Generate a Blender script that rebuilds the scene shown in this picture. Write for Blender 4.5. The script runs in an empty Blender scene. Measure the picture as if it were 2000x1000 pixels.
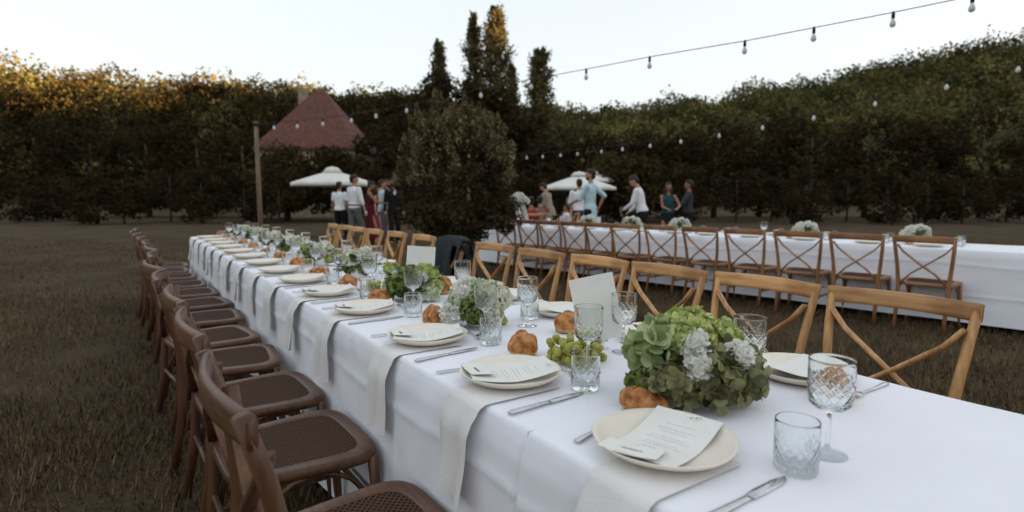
import bpy, math, random
import numpy as np
from mathutils import Vector, Matrix, noise as mnoise

R = math.radians
random.seed(7)
sc = bpy.context.scene
col = sc.collection

# ------------------------------------------------------------------ camera
F_PX, CAM_H, PITCH = 1100.0, 1.23, R(5.865)
cd = bpy.data.cameras.new('camera'); cam = bpy.data.objects.new('camera', cd); col.objects.link(cam)
cam.location = (0, 0, CAM_H); cam.rotation_euler = (R(90) - PITCH, 0, 0)
cd.sensor_fit = 'HORIZONTAL'; cd.sensor_width = 36; cd.lens = 36 * F_PX / 2000
cd.clip_start = 0.05; cd.clip_end = 6000
cd.dof.use_dof = True; cd.dof.focus_distance = 1.75; cd.dof.aperture_fstop = 2.6
sc.camera = cam
sc.render.resolution_x, sc.render.resolution_y = 1024, 512

# ------------------------------------------------------------------ sky, sun, exposure
SUN_EL, SUN_AZ = R(5.0), R(96)          # azimuth clockwise from +Y (the view direction): low on the right
world = bpy.data.worlds.new('World'); sc.world = world; world.use_nodes = True
wn = world.node_tree.nodes; wl = world.node_tree.links; wn.clear()
wo = wn.new('ShaderNodeOutputWorld'); bg = wn.new('ShaderNodeBackground'); sky = wn.new('ShaderNodeTexSky')
sky.sky_type = 'NISHITA'; sky.sun_disc = False; sky.sun_elevation = SUN_EL; sky.sun_rotation = SUN_AZ
sky.air_density = 1.0; sky.dust_density = 2.5; sky.ozone_density = 1.6; sky.altitude = 150
hs = wn.new('ShaderNodeHueSaturation'); hs.inputs['Saturation'].default_value = 0.70
bg.inputs['Strength'].default_value = 0.142
gm = wn.new('ShaderNodeGamma'); gm.inputs['Gamma'].default_value = 0.26
wl.new(sky.outputs[0], gm.inputs['Color']); wl.new(gm.outputs[0], hs.inputs['Color']); wl.new(hs.outputs[0], bg.inputs[0]); wl.new(bg.outputs[0], wo.inputs[0])
sd = bpy.data.lights.new('sun', 'SUN'); sun = bpy.data.objects.new('sun', sd); col.objects.link(sun)
sd.energy = 4.5; sd.angle = R(0.6); sd.color = (1.0, 0.62, 0.30)
_to = Vector((math.sin(SUN_AZ) * math.cos(SUN_EL), math.cos(SUN_AZ) * math.cos(SUN_EL), math.sin(SUN_EL)))
sun.rotation_euler = _to.to_track_quat('Z', 'Y').to_euler(); sun.location = _to * 60
sc.view_settings.view_transform = 'Standard'; sc.view_settings.look = 'None'
sc.view_settings.exposure = 2.68; sc.view_settings.gamma = 1.0; sc.view_settings.use_curve_mapping = False
sc.render.engine = 'CYCLES'
cy = sc.cycles
cy.use_denoising = True; cy.max_bounces = 14; cy.transmission_bounces = 12; cy.transparent_max_bounces = 12
cy.diffuse_bounces = 4; cy.glossy_bounces = 6
cy.caustics_refractive = True; cy.caustics_reflective = True; cy.sample_clamp_indirect = 6.0; cy.blur_glossy = 0.5

# ------------------------------------------------------------------ helpers
def at(px, py, Y):
    """world point seen at a pixel of the 2000x1000 picture, at depth Y along the view"""
    rx, ry = (px - 1000) / F_PX, -(py - 500) / F_PX
    c, s = math.cos(PITCH), math.sin(PITCH)
    d = Vector((rx, c + ry * s, -s + ry * c))
    return Vector((0, 0, CAM_H)) + d * (Y / d.y)

def N(nt, t, **kw):
    n = nt.nodes.new(t)
    for k, v in kw.items(): setattr(n, k, v)
    return n

def mat(name, c1, c2=None, scale=6.0, rough=0.6, bump=0.0, bscale=None, spec=0.4, metal=0.0, stretch=None,
        trans=0.0, ior=1.45, sheen=0.0, coat=0.0, island=False, translucent=0.0, detail=4.0, ramp=(0.35, 0.65), sss=0.0, coords='Object'):
    m = bpy.data.materials.new(name); m.use_nodes = True
    nt = m.node_tree; nt.nodes.clear(); L = nt.links
    out = N(nt, 'ShaderNodeOutputMaterial'); b = N(nt, 'ShaderNodeBsdfPrincipled')
    b.inputs['Roughness'].default_value = rough; b.inputs['Specular IOR Level'].default_value = spec
    b.inputs['Metallic'].default_value = metal; b.inputs['Transmission Weight'].default_value = trans
    b.inputs['IOR'].default_value = ior; b.inputs['Sheen Weight'].default_value = sheen; b.inputs['Coat Weight'].default_value = coat
    if sss: b.inputs['Subsurface Weight'].default_value = sss; b.inputs['Subsurface Radius'].default_value = (.02, .012, .006)
    tc = N(nt, 'ShaderNodeTexCoord'); mp = N(nt, 'ShaderNodeMapping'); L.new(tc.outputs[coords], mp.inputs[0])
    if stretch: mp.inputs['Scale'].default_value = stretch
    if c2 is None: c2 = tuple(x * 0.82 for x in c1)
    nz = N(nt, 'ShaderNodeTexNoise'); nz.inputs['Scale'].default_value = scale; nz.inputs['Detail'].default_value = detail
    L.new(mp.outputs[0], nz.inputs['Vector'])
    rp = N(nt, 'ShaderNodeValToRGB'); rp.color_ramp.elements[0].position = ramp[0]; rp.color_ramp.elements[1].position = ramp[1]
    rp.color_ramp.elements[0].color = (*c2, 1); rp.color_ramp.elements[1].color = (*c1, 1)
    fac = nz.outputs[0]
    if island:
        g = N(nt, 'ShaderNodeNewGeometry'); mx = N(nt, 'ShaderNodeMath', operation='MULTIPLY_ADD')
        mx.inputs[1].default_value = 0.55; mx.inputs[2].default_value = -0.275
        L.new(g.outputs['Random Per Island'], mx.inputs[0])
        ad = N(nt, 'ShaderNodeMath', operation='ADD'); L.new(mx.outputs[0], ad.inputs[0]); L.new(nz.outputs[0], ad.inputs[1]); fac = ad.outputs[0]
    L.new(fac, rp.inputs[0]); L.new(rp.outputs[0], b.inputs['Base Color'])
    if bump:
        n2 = N(nt, 'ShaderNodeTexNoise'); n2.inputs['Scale'].default_value = bscale or scale * 4; n2.inputs['Detail'].default_value = 5
        L.new(mp.outputs[0], n2.inputs['Vector'])
        bp = N(nt, 'ShaderNodeBump'); bp.inputs['Strength'].default_value = bump; bp.inputs['Distance'].default_value = 0.01
        L.new(n2.outputs[0], bp.inputs['Height']); L.new(bp.outputs[0], b.inputs['Normal'])
    if translucent:
        tr = N(nt, 'ShaderNodeBsdfTranslucent'); L.new(rp.outputs[0], tr.inputs[0]); ms = N(nt, 'ShaderNodeMixShader')
        ms.inputs[0].default_value = translucent; L.new(b.outputs[0], ms.inputs[1]); L.new(tr.outputs[0], ms.inputs[2]); L.new(ms.outputs[0], out.inputs[0])
    else: L.new(b.outputs[0], out.inputs[0])
    m['bsdf'] = b.name
    return m

M = {}
def col_mat(name, c, rough=0.75, **kw):
    if name not in M: M[name] = mat(name, c, rough=rough, **kw)
    return M[name]

class MB:
    """collects shapes and links them as ONE mesh object"""
    def __init__(s): s.v = []; s.f = []; s.m = []
    def add(s, v, f, mi=0):
        o = len(s.v); s.v.extend(tuple(p) for p in v); s.f.extend(tuple(i + o for i in q) for q in f); s.m.extend([mi] * len(f)); return s
    def box(s, c, d, rot=None, mi=0, bev=0.0):
        x, y, z = d[0] / 2, d[1] / 2, d[2] / 2
        if bev:
            b = min(bev, x * .9, y * .9, z * .9); P = []
            for zz, k in ((-z, b), (-z + b, 0), (z - b, 0), (z, b)):
                X, Y = x - k, y - k
                P += [(-X + b, -Y, zz), (X - b, -Y, zz), (X, -Y + b, zz), (X, Y - b, zz), (X - b, Y, zz), (-X + b, Y, zz), (-X, Y - b, zz), (-X, -Y + b, zz)]
            F = [tuple(reversed(range(8))), tuple(range(24, 32))]
            for l in range(3):
                for i in range(8): F.append((l * 8 + i, l * 8 + (i + 1) % 8, l * 8 + 8 + (i + 1) % 8, l * 8 + 8 + i))
        else:
            P = [(i * x, j * y, k * z) for k in (-1, 1) for j in (-1, 1) for i in (-1, 1)]
            F = [(0, 2, 3, 1), (4, 5, 7, 6), (0, 1, 5, 4), (2, 6, 7, 3), (0, 4, 6, 2), (1, 3, 7, 5)]
        rot = rot or Matrix.Identity(3)
        return s.add([rot @ Vector(p) + Vector(c) for p in P], F, mi)
    def tube(s, pts, rad, n=8, ref=(0, 0, 1), power=1.0, cap=True, mi=0):
        pts = [Vector(p) for p in pts]; k = len(pts); ref = Vector(ref); V = []; Fc = []
        for i, p in enumerate(pts):
            t = (pts[min(i + 1, k - 1)] - pts[max(i - 1, 0)]).normalized()
            r = ref if abs(t.dot(ref)) < .97 else Vector((1, 0, 0)) if abs(t.x) < .9 else Vector((0, 1, 0))
            sx = t.cross(r).normalized(); up = sx.cross(t)
            a = rad[i] if isinstance(rad, (list, tuple)) and not (len(rad) == 2 and k != 2 and not isinstance(rad[0], tuple)) else rad
            a, b = a if isinstance(a, tuple) else (a, a)
            for j in range(n):
                q = 2 * math.pi * (j + .5) / n; c, d = math.cos(q), math.sin(q)
                c = math.copysign(abs(c) ** power, c); d = math.copysign(abs(d) ** power, d)
                V.append(p + sx * (a * c) + up * (b * d))
        for i in range(k - 1):
            for j in range(n): Fc.append((i * n + j, i * n + (j + 1) % n, (i + 1) * n + (j + 1) % n, (i + 1) * n + j))
        if cap: Fc += [tuple(reversed(range(n))), tuple(range((k - 1) * n, k * n))]
        return s.add(V, Fc, mi)
    def lathe(s, prof, n=32, c=(0, 0, 0), fn=None, mi=0):
        V = []; k = len(prof)
        for r, z in prof:
            for j in range(n):
                a = 2 * math.pi * j / n; rr = fn(r, z, a) if fn else r
                V.append((c[0] + rr * math.cos(a), c[1] + rr * math.sin(a), c[2] + z))
        Fc = [(i * n + j, i * n + (j + 1) % n, (i + 1) * n + (j + 1) % n, (i + 1) * n + j) for i in range(k - 1) for j in range(n)]
        if prof[0][0] > 1e-6: Fc.append(tuple(reversed(range(n))))
        if prof[-1][0] > 1e-6: Fc.append(tuple(range((k - 1) * n, k * n)))
        return s.add(V, Fc, mi)
    def ell(s, c, r, nu=12, nv=8, rot=None, fn=None, mi=0):
        V = []; rot = rot or Matrix.Identity(3); c = Vector(c)
        for i in range(nv + 1):
            t = math.pi * i / nv
            for j in range(nu):
                p = 2 * math.pi * j / nu
                q = Vector((math.sin(t) * math.cos(p), math.sin(t) * math.sin(p), -math.cos(t)))
                k = fn(q) if fn else 1.0
                V.append(c + rot @ Vector((q.x * r[0] * k, q.y * r[1] * k, q.z * r[2] * k)))
        Fc = [(i * nu + j, i * nu + (j + 1) % nu, (i + 1) * nu + (j + 1) % nu, (i + 1) * nu + j) for i in range(nv) for j in range(nu)]
        return s.add(V, Fc, mi)
    def mesh(s, name, mats, smooth=True):
        me = bpy.data.meshes.new(name); me.from_pydata(s.v, [], s.f)
        for m in (mats if isinstance(mats, (list, tuple)) else [mats]): me.materials.append(m)
        if any(s.m): me.polygons.foreach_set('material_index', s.m)
        me.polygons.foreach_set('use_smooth', [smooth] * len(s.f)); me.update()
        return me
    def build(s, name, mats, parent=None, smooth=True, loc=None, rot=None):
        return link(name, s.mesh(name, mats, smooth), parent, loc, rot)

def link(name, me, parent=None, loc=None, rot=None, scale=None):
    o = bpy.data.objects.new(name, me); col.objects.link(o)
    if parent: o.parent = parent
    if loc is not None: o.location = loc
    if rot is not None: o.rotation_euler = (0, 0, rot) if isinstance(rot, (int, float)) else rot
    if scale is not None: o.scale = scale
    return o
def tag(o, label, cat, group=None):
    o['label'] = label; o['category'] = cat
    if group: o['group'] = group
    return o
def thing(name, label, cat, loc=(0, 0, 0), rz=0, group=None):
    return tag(link(name, None, None, loc, (0, 0, rz)), label, cat, group)
def setting(o, kind='structure'): o['kind'] = kind; return o
def copy_tree(o, parent=None):
    c = o.copy(); col.objects.link(c); c.parent = parent
    for ch in list(o.children): copy_tree(ch, c)
    return c
def np_mesh(name, V, Fq, mats, smooth=False, mi=None):
    V = np.asarray(V, dtype=np.float32); Fq = np.asarray(Fq, dtype=np.int32); me = bpy.data.meshes.new(name); k = Fq.shape[1]
    me.vertices.add(len(V)); me.vertices.foreach_set('co', V.ravel())
    me.loops.add(Fq.size); me.loops.foreach_set('vertex_index', Fq.ravel())
    me.polygons.add(len(Fq)); me.polygons.foreach_set('loop_start', np.arange(0, Fq.size, k, dtype=np.int32))
    me.polygons.foreach_set('loop_total', np.full(len(Fq), k, dtype=np.int32))
    for m in (mats if isinstance(mats, (list, tuple)) else [mats]): me.materials.append(m)
    if mi is not None: me.polygons.foreach_set('material_index', np.asarray(mi, dtype=np.int32))
    me.polygons.foreach_set('use_smooth', np.full(len(Fq), smooth)); me.update(calc_edges=True); me.validate()
    return me

def unit(a): return a / np.maximum(np.linalg.norm(a, axis=1, keepdims=True), 1e-9)
def leaves(rng, P, size, aspect=0.55, nrm=None, spread=1.0, dirs=None):
    """diamond leaf quads at points P; returns verts, faces"""
    n = len(P); d = rng.normal(size=(n, 3)) * spread
    if dirs is not None: d = d * .6 + dirs
    d = unit(d); q = rng.normal(size=(n, 3))
    if nrm is not None: q = q * .7 + nrm
    s = unit(np.cross(d, q)); nn = np.cross(s, d)
    L = (size * rng.uniform(.65, 1.3, size=(n, 1))); W = L * aspect / 2
    base = P - d * L * .5; tip = P + d * L * .5
    fold = nn * L * .08
    V = np.stack([base, P + s * W + fold, tip, P - s * W + fold], axis=1).reshape(-1, 3)
    return V, np.arange(4 * n).reshape(-1, 4)

def clumpy(rng, c, rad, nclump, per, cr, lo=.45, squash=.75, zmin=None):
    """points in clumps spread through an ellipsoid"""
    d = unit(rng.normal(size=(nclump, 3))); r = rng.uniform(lo, 1, size=(nclump, 1)) ** .6
    C = np.asarray(c) + d * r * np.asarray(rad)
    k = rng.uniform(.6, 1.25, size=(nclump, 1, 1))
    pts = unit(rng.normal(size=(nclump * per, 3))).reshape(nclump, per, 3) * rng.uniform(.35, 1, size=(nclump, per, 1)) ** .5 * cr * k * np.array([1, 1, squash])
    nr = pts.reshape(-1, 3)
    P = (C[:, None, :] + pts).reshape(-1, 3)
    if zmin is not None:
        ok = P[:, 2] > zmin; P = P[ok]; nr = nr[ok]
    return P, unit(nr)

# ------------------------------------------------------------------ materials
def fmat(name, a, b, tl=.22, scale=.6, rough=.85): return mat(name, a, b, scale=scale, rough=rough, island=True, translucent=tl, spec=.06, ramp=(.25, .75))
M['leaf_dark'] = fmat('leaf_dark', (.058, .042, .017), (.020, .014, .008))
M['leaf_mid'] = fmat('leaf_mid', (.085, .066, .022), (.030, .023, .010))
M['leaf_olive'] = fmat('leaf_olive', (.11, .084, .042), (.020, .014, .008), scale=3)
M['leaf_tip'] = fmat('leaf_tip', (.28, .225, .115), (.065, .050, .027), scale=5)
M['leaf_poplar'] = fmat('leaf_poplar', (.185, .158, .066), (.065, .054, .024), scale=.9)
M['leaf_forest'] = fmat('leaf_forest', (.135, .128, .044), (.048, .046, .018), scale=.11)
M['leaf_forest_pale'] = fmat('leaf_forest_pale', (.20, .17, .06), (.085, .075, .028), scale=.11)
M['leaf_forest_deep'] = fmat('leaf_forest_deep', (.075, .075, .030), (.030, .028, .013), scale=.11)
M['bark'] = mat('bark', (.10, .075, .05), (.05, .036, .025), scale=14, rough=.9, bump=.6, stretch=(1, 1, .25))
M['cloth'] = mat('white_linen', (.84, .845, .89), (.81, .815, .865), scale=3, rough=.85, bump=.12, bscale=9, spec=.15, sheen=.1)
M['napkin'] = mat('greige_napkin', (.75, .72, .70), (.71, .68, .66), scale=5, rough=.9, bump=.15, bscale=160, spec=.1)
def wood(key, a, b):
    for suf, st in (('', (1, 1, .05)), ('_h', (1, .05, 1))):
        m = M[key + suf] = mat(key + suf, a, b, scale=55, rough=.42, bump=.18, bscale=90, stretch=st, coat=.05, detail=6, ramp=(.3, .72))
        nt = m.node_tree; bs = nt.nodes[m['bsdf']]; src = bs.inputs['Base Color'].links[0].from_socket
        oi = N(nt, 'ShaderNodeObjectInfo'); mr = N(nt, 'ShaderNodeMapRange'); mr.inputs['To Min'].default_value = .78; mr.inputs['To Max'].default_value = 1.15
        hv = N(nt, 'ShaderNodeHueSaturation'); nt.links.new(oi.outputs['Random'], mr.inputs[0]); nt.links.new(mr.outputs[0], hv.inputs['Value']); nt.links.new(src, hv.inputs['Color'])
        tc = [n for n in nt.nodes if n.type == 'TEX_COORD'][0]; nz = N(nt, 'ShaderNodeTexNoise'); nz.inputs['Scale'].default_value = 5; nz.inputs['Detail'].default_value = 3; nt.links.new(tc.outputs['Object'], nz.inputs['Vector'])
        mx = N(nt, 'ShaderNodeMix', data_type='RGBA', blend_type='MULTIPLY'); rp = N(nt, 'ShaderNodeValToRGB'); rp.color_ramp.elements[0].color = (.68, .64, .60, 1); rp.color_ramp.elements[0].position = .35; rp.color_ramp.elements[1].position = .6
        nt.links.new(nz.outputs[0], rp.inputs[0]); mx.inputs[0].default_value = 1; nt.links.new(hv.outputs[0], mx.inputs[6]); nt.links.new(rp.outputs[0], mx.inputs[7]); nt.links.new(mx.outputs[2], bs.inputs['Base Color'])
wood('wood', (.66, .385, .165), (.40, .19, .07))
M['cane'] = None
M['china'] = mat('cream_stoneware', (.82, .755, .65), (.78, .71, .60), scale=12, rough=.32, spec=.5)
M['paper'] = mat('cream_paper', (.78, .77, .72), (.75, .74, .69), scale=30, rough=.9, spec=.1, bump=.05, bscale=300)
M['ink'] = mat('grey_ink', (.27, .26, .24), rough=.9)
M['steel'] = mat('steel', (.62, .62, .63), (.5, .5, .52), scale=30, rough=.24, metal=1.0)
M['crust'] = mat('bread_crust', (.60, .27, .085), (.26, .075, .018), scale=34, rough=.5, bump=.7, bscale=75, ramp=(.38, .62), detail=10)
M['crumb'] = mat('pale_crust', (.66, .42, .19), (.50, .25, .09), scale=40, rough=.75, bump=.4, bscale=150)
M['grape'] = mat('green_grape', (.52, .49, .11), (.34, .34, .06), scale=25, rough=.3, sss=.25, trans=.15, ramp=(.3, .7))
M['stem'] = mat('green_stem', (.10, .12, .03), rough=.6)
M['brown_stem'] = mat('brown_stem', (.12, .07, .03), rough=.7)
M['hyd_lime'] = mat('lime_petal', (.60, .64, .24), (.30, .35, .10), scale=20, rough=.6, island=True, translucent=.25)
M['hyd_green'] = mat('green_petal', (.26, .32, .085), (.085, .115, .030), scale=20, rough=.6, island=True, translucent=.25)
M['hyd_sage'] = mat('sage_petal', (.60, .65, .38), (.26, .33, .13), scale=22, rough=.6, island=True, translucent=.25)
M['hyd_dusty'] = mat('dusty_petal', (.28, .28, .125), (.10, .10, .045), scale=30, rough=.6, island=True, translucent=.2)
M['hyd_pale'] = mat('pale_green_petal', (.76, .78, .62), (.46, .54, .34), scale=25, rough=.6, island=True, translucent=.3)
M['hyd_cream'] = mat('cream_petal', (.86, .84, .72), (.68, .68, .48), scale=25, rough=.6, island=True, translucent=.3)
M['white_petal'] = mat('white_petal', (.88, .87, .83), (.80, .80, .72), scale=30, rough=.55, translucent=.25, island=True)
M['green_leaf'] = mat('green_leaf', (.08, .14, .035), (.035, .07, .018), scale=30, rough=.45, island=True, translucent=.15)
M['core'] = mat('foliage_core', (.03, .045, .015), rough=.9)
M['ceramic'] = mat('white_ceramic', (.8, .79, .77), rough=.35)
M['canvas'] = mat('white_canvas', (.78, .76, .70), (.72, .70, .64), scale=4, rough=.85, bump=.1, translucent=.12)
M['pole_wood'] = mat('pole_wood', (.22, .15, .09), (.13, .085, .05), scale=20, rough=.7, stretch=(1, 1, .1))
M['black'] = mat('black_rubber', (.02, .02, .02), rough=.6)
M['bulb'] = mat('bulb_glass', (.93, .93, .92), rough=.12, trans=.25, spec=.8, translucent=.3)
M['filament'] = mat('filament_white', (.85, .83, .78), rough=.5)
def glass_mat():
    m = bpy.data.materials.new('clear_glass'); m.use_nodes = True; b = m.node_tree.nodes['Principled BSDF']
    b.inputs['Base Color'].default_value = (.965, .985, .985, 1); b.inputs['Roughness'].default_value = .015
    b.inputs['Transmission Weight'].default_value = 1; b.inputs['IOR'].default_value = 1.45
    return m
M['glass'] = glass_mat()

def cane_mat():
    m = bpy.data.materials.new('woven_cane'); m.use_nodes = True; nt = m.node_tree; L = nt.links; b = nt.nodes['Principled BSDF']
    tc = N(nt, 'ShaderNodeTexCoord'); fs = []
    for ang in (45, -45, 0, 90):
        mp = N(nt, 'ShaderNodeMapping'); mp.inputs['Rotation'].default_value = (0, 0, R(ang)); L.new(tc.outputs['Object'], mp.inputs[0])
        w = N(nt, 'ShaderNodeTexWave'); w.inputs['Scale'].default_value = 24 if ang in (45, -45) else 34; w.inputs['Distortion'].default_value = .5
        L.new(mp.outputs[0], w.inputs[0]); fs.append(w.outputs[1])
    a = N(nt, 'ShaderNodeMath', operation='MAXIMUM'); L.new(fs[0], a.inputs[0]); L.new(fs[1], a.inputs[1])
    c = N(nt, 'ShaderNodeMath', operation='MULTIPLY'); L.new(fs[2], c.inputs[0]); L.new(fs[3], c.inputs[1])
    d = N(nt, 'ShaderNodeMath', operation='MAXIMUM'); L.new(a.outputs[0], d.inputs[0]); L.new(c.outputs[0], d.inputs[1])
    rp = N(nt, 'ShaderNodeValToRGB'); rp.color_ramp.elements[0].color = (.020, .011, .008, 1); rp.color_ramp.elements[1].color = (.095, .052, .031, 1)
    rp.color_ramp.elements[0].position = .45; rp.color_ramp.elements[1].position = .95
    L.new(d.outputs[0], rp.inputs[0]); L.new(rp.outputs[0], b.inputs['Base Color']); b.inputs['Roughness'].default_value = .8; b.inputs['Specular IOR Level'].default_value = .1
    bp = N(nt, 'ShaderNodeBump'); bp.inputs['Strength'].default_value = .5; bp.inputs['Distance'].default_value = .004
    L.new(d.outputs[0], bp.inputs['Height']); L.new(bp.outputs[0], b.inputs['Normal'])
    return m
M['cane'] = cane_mat()

# ------------------------------------------------------------------ ground and hills
def lerp_tab(t, x):
    for (a, ya), (b, yb) in zip(t, t[1:]):
        if a <= x <= b:
            k = (x - a) / (b - a); k = k * k * (3 - 2 * k); return ya + (yb - ya) * k
    return t[-1][1]
HT = [(-180, 14), (-90, 20), (-50, 24), (-17, 25), (4, 22.3), (17, 23.6), (45, 45), (60, 51), (68, 47), (76, 34.8), (90, 33.6), (115, 33.6), (150, 22), (180, 14)]  # unseen ridge right of view is shaped to block the low sun
R1 = [(-180, 190), (0, 190), (17, 195), (45, 265), (70, 215), (90, 190), (180, 190)]
def ground_h(x, y):
    r = math.hypot(x, y); th = math.degrees(math.atan2(x, y))
    h = lerp_tab(HT, th); r1 = lerp_tab(R1, th); k = min(1, max(0, (r - 78) / (r1 - 78))); k = k * k * (3 - 2 * k)
    g = -0.0045 * max(0, min(r, 60) - 12)
    n = mnoise.noise(Vector((x * .02, y * .02, 3))) * 2.2 * k if abs(th) < 48 else 0
    return g + h * k + n
M['ground'] = None
def ground_mat():
    m = bpy.data.materials.new('dry_grass_ground'); m.use_nodes = True; nt = m.node_tree; L = nt.links; b = nt.nodes['Principled BSDF']
    tc = N(nt, 'ShaderNodeTexCoord')
    n1 = N(nt, 'ShaderNodeTexNoise'); n1.inputs['Scale'].default_value = .9; n1.inputs['Detail'].default_value = 6
    n2 = N(nt, 'ShaderNodeTexNoise'); n2.inputs['Scale'].default_value = 35; n2.inputs['Detail'].default_value = 6
    for n in (n1, n2): L.new(tc.outputs['Object'], n.inputs['Vector'])
    ad = N(nt, 'ShaderNodeMath', operation='ADD'); L.new(n1.outputs[0], ad.inputs[0]); L.new(n2.outputs[0], ad.inputs[1])
    mu = N(nt, 'ShaderNodeMath', operation='MULTIPLY'); mu.inputs[1].default_value = .5; L.new(ad.outputs[0], mu.inputs[0])
    rp = N(nt, 'ShaderNodeValToRGB'); e = rp.color_ramp.elements
    e[0].position = .36; e[0].color = (.036, .024, .014, 1); e[1].position = .66; e[1].color = (.115, .080, .043, 1)
    x = e.new(.5); x.color = (.065, .045, .024, 1)
    L.new(mu.outputs[0], rp.inputs[0]); L.new(rp.outputs[0], b.inputs['Base Color']); b.inputs['Roughness'].default_value = .95
    b.inputs['Specular IOR Level'].default_value = .1
    bp = N(nt, 'ShaderNodeBump'); bp.inputs['Strength'].default_value = .8; bp.inputs['Distance'].default_value = .03
    L.new(n2.outputs[0], bp.inputs['Height']); L.new(bp.outputs[0], b.inputs['Normal'])
    return m
def build_ground():
    radii = [0, 2, 4, 7, 10, 14, 20, 30, 45, 60, 78] + list(range(88, 281, 8)) + [300, 340, 420, 600, 1000, 2200]
    n = 180; V = [(0, 0, 0)]; Fc = []
    for r in radii[1:]:
        for j in range(n):
            a = 2 * math.pi * j / n; x, y = r * math.sin(a), r * math.cos(a); V.append((x, y, ground_h(x, y)))
    for j in range(n): Fc.append((0, 1 + (j + 1) % n, 1 + j))
    for i in range(len(radii) - 2):
        for j in range(n):
            a = 1 + i * n + j; b = 1 + i * n + (j + 1) % n; Fc.append((a, b, b + n, a + n))
    mb = MB(); mb.v = V; mb.f = Fc; mb.m = [0] * len(Fc)
    return setting(mb.build('ground', ground_mat()))
build_ground()

rng = np.random.default_rng(11)
def build_forest():
    Vs, Fs, Ms, o = [], [], [], 0
    cnt = 0
    while cnt < 980:
        th = rng.uniform(-47, 47); r = math.sqrt(rng.uniform(92 ** 2, 268 ** 2))
        if r > lerp_tab(R1, th) + 14: continue
        x, y = r * math.sin(R(th)), r * math.cos(R(th)); cnt += 1
        z = ground_h(x, y); k = rng.choice([.65, .85, 1.0, 1.25, 1.6]) * rng.uniform(.9, 1.1); cr = 4.3 * k; hh = rng.uniform(3.2, 5.4) * k
        n = int(330 * k * (170 / r) ** .8)
        d = unit(rng.normal(size=(n, 3))); d[:, 2] = np.abs(d[:, 2]) * 1.1 - .25
        lump = 1 + .28 * np.sin(d[:, :1] * 5 + cnt) * np.cos(d[:, 1:2] * 6 + cnt * .7)
        P = np.array([x, y, z + 2.6 * k]) + d * lump * rng.uniform(.7, 1.0, size=(n, 1)) * np.array([cr, cr, hh])
        v, f = leaves(rng, P, .80, .9, nrm=d * 2.2); Vs.append(v); Fs.append(f + o); Ms.append(np.full(len(f), int(rng.choice([0, 0, 1, 2])))); o += len(v)
    me = np_mesh('forest', np.concatenate(Vs), np.concatenate(Fs), [M['leaf_forest'], M['leaf_forest_pale'], M['leaf_forest_deep']], mi=np.concatenate(Ms))
    f = setting(link('forest', me), 'stuff'); tag(f, 'dense green woodland covering the hillside along the skyline', 'forest')
build_forest()

TENS = ['', 'first', 'second', 'third', 'fourth', 'fifth', 'sixth', 'seventh', 'eighth', 'ninth', 'tenth', 'eleventh', 'twelfth', 'thirteenth', 'fourteenth', 'fifteenth', 'sixteenth', 'seventeenth', 'eighteenth', 'nineteenth', 'twentieth']
def ordinal(n): return TENS[n] if n <= 20 else ('twenty-' if n < 30 else 'thirty-') + TENS[n % 10] if n % 10 else 'thirtieth'
# ------------------------------------------------------------------ trees
def crown_tree(name, label, px, ptop, Y, rx, rz, leafmat, nclump=60, per=90, leaf=.32, cr=1.1, trunk=.16, cat='tree', group=None, squash=.75, base=0.12):
    top = at(px, ptop, Y); g = ground_h(top.x, top.y); h = top.z - g
    t = thing(name, label, cat, (top.x, top.y, g), 0, group)
    rz = rz or h * .45; c = (0, 0, h - rz)
    P, nr = clumpy(rng, c, (rx, rx, rz), nclump, per, cr, zmin=h * base, squash=squash)
    v, f = leaves(rng, P, leaf, .65, nrm=nr); link('crown', np_mesh('crown', v, f, M[leafmat]), t)
    mb = MB(); mb.tube([(0, 0, -.1), (.05, 0, h * .35), (0, .05, h * .8)], [trunk * 1.3, trunk, trunk * .35], 8)
    for i in range(5):
        a = i * 1.3 + 1; z0 = h * (.25 + .09 * i); mb.tube([(0, 0, z0), (math.cos(a) * rx * .35, math.sin(a) * rx * .35, z0 + rz * .3), (math.cos(a) * rx * .7, math.sin(a) * rx * .7, z0 + rz * .5)], [trunk * .5, trunk * .3, trunk * .12], 5)
    mb.build('trunk', M['bark'], t)
    return t

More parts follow.
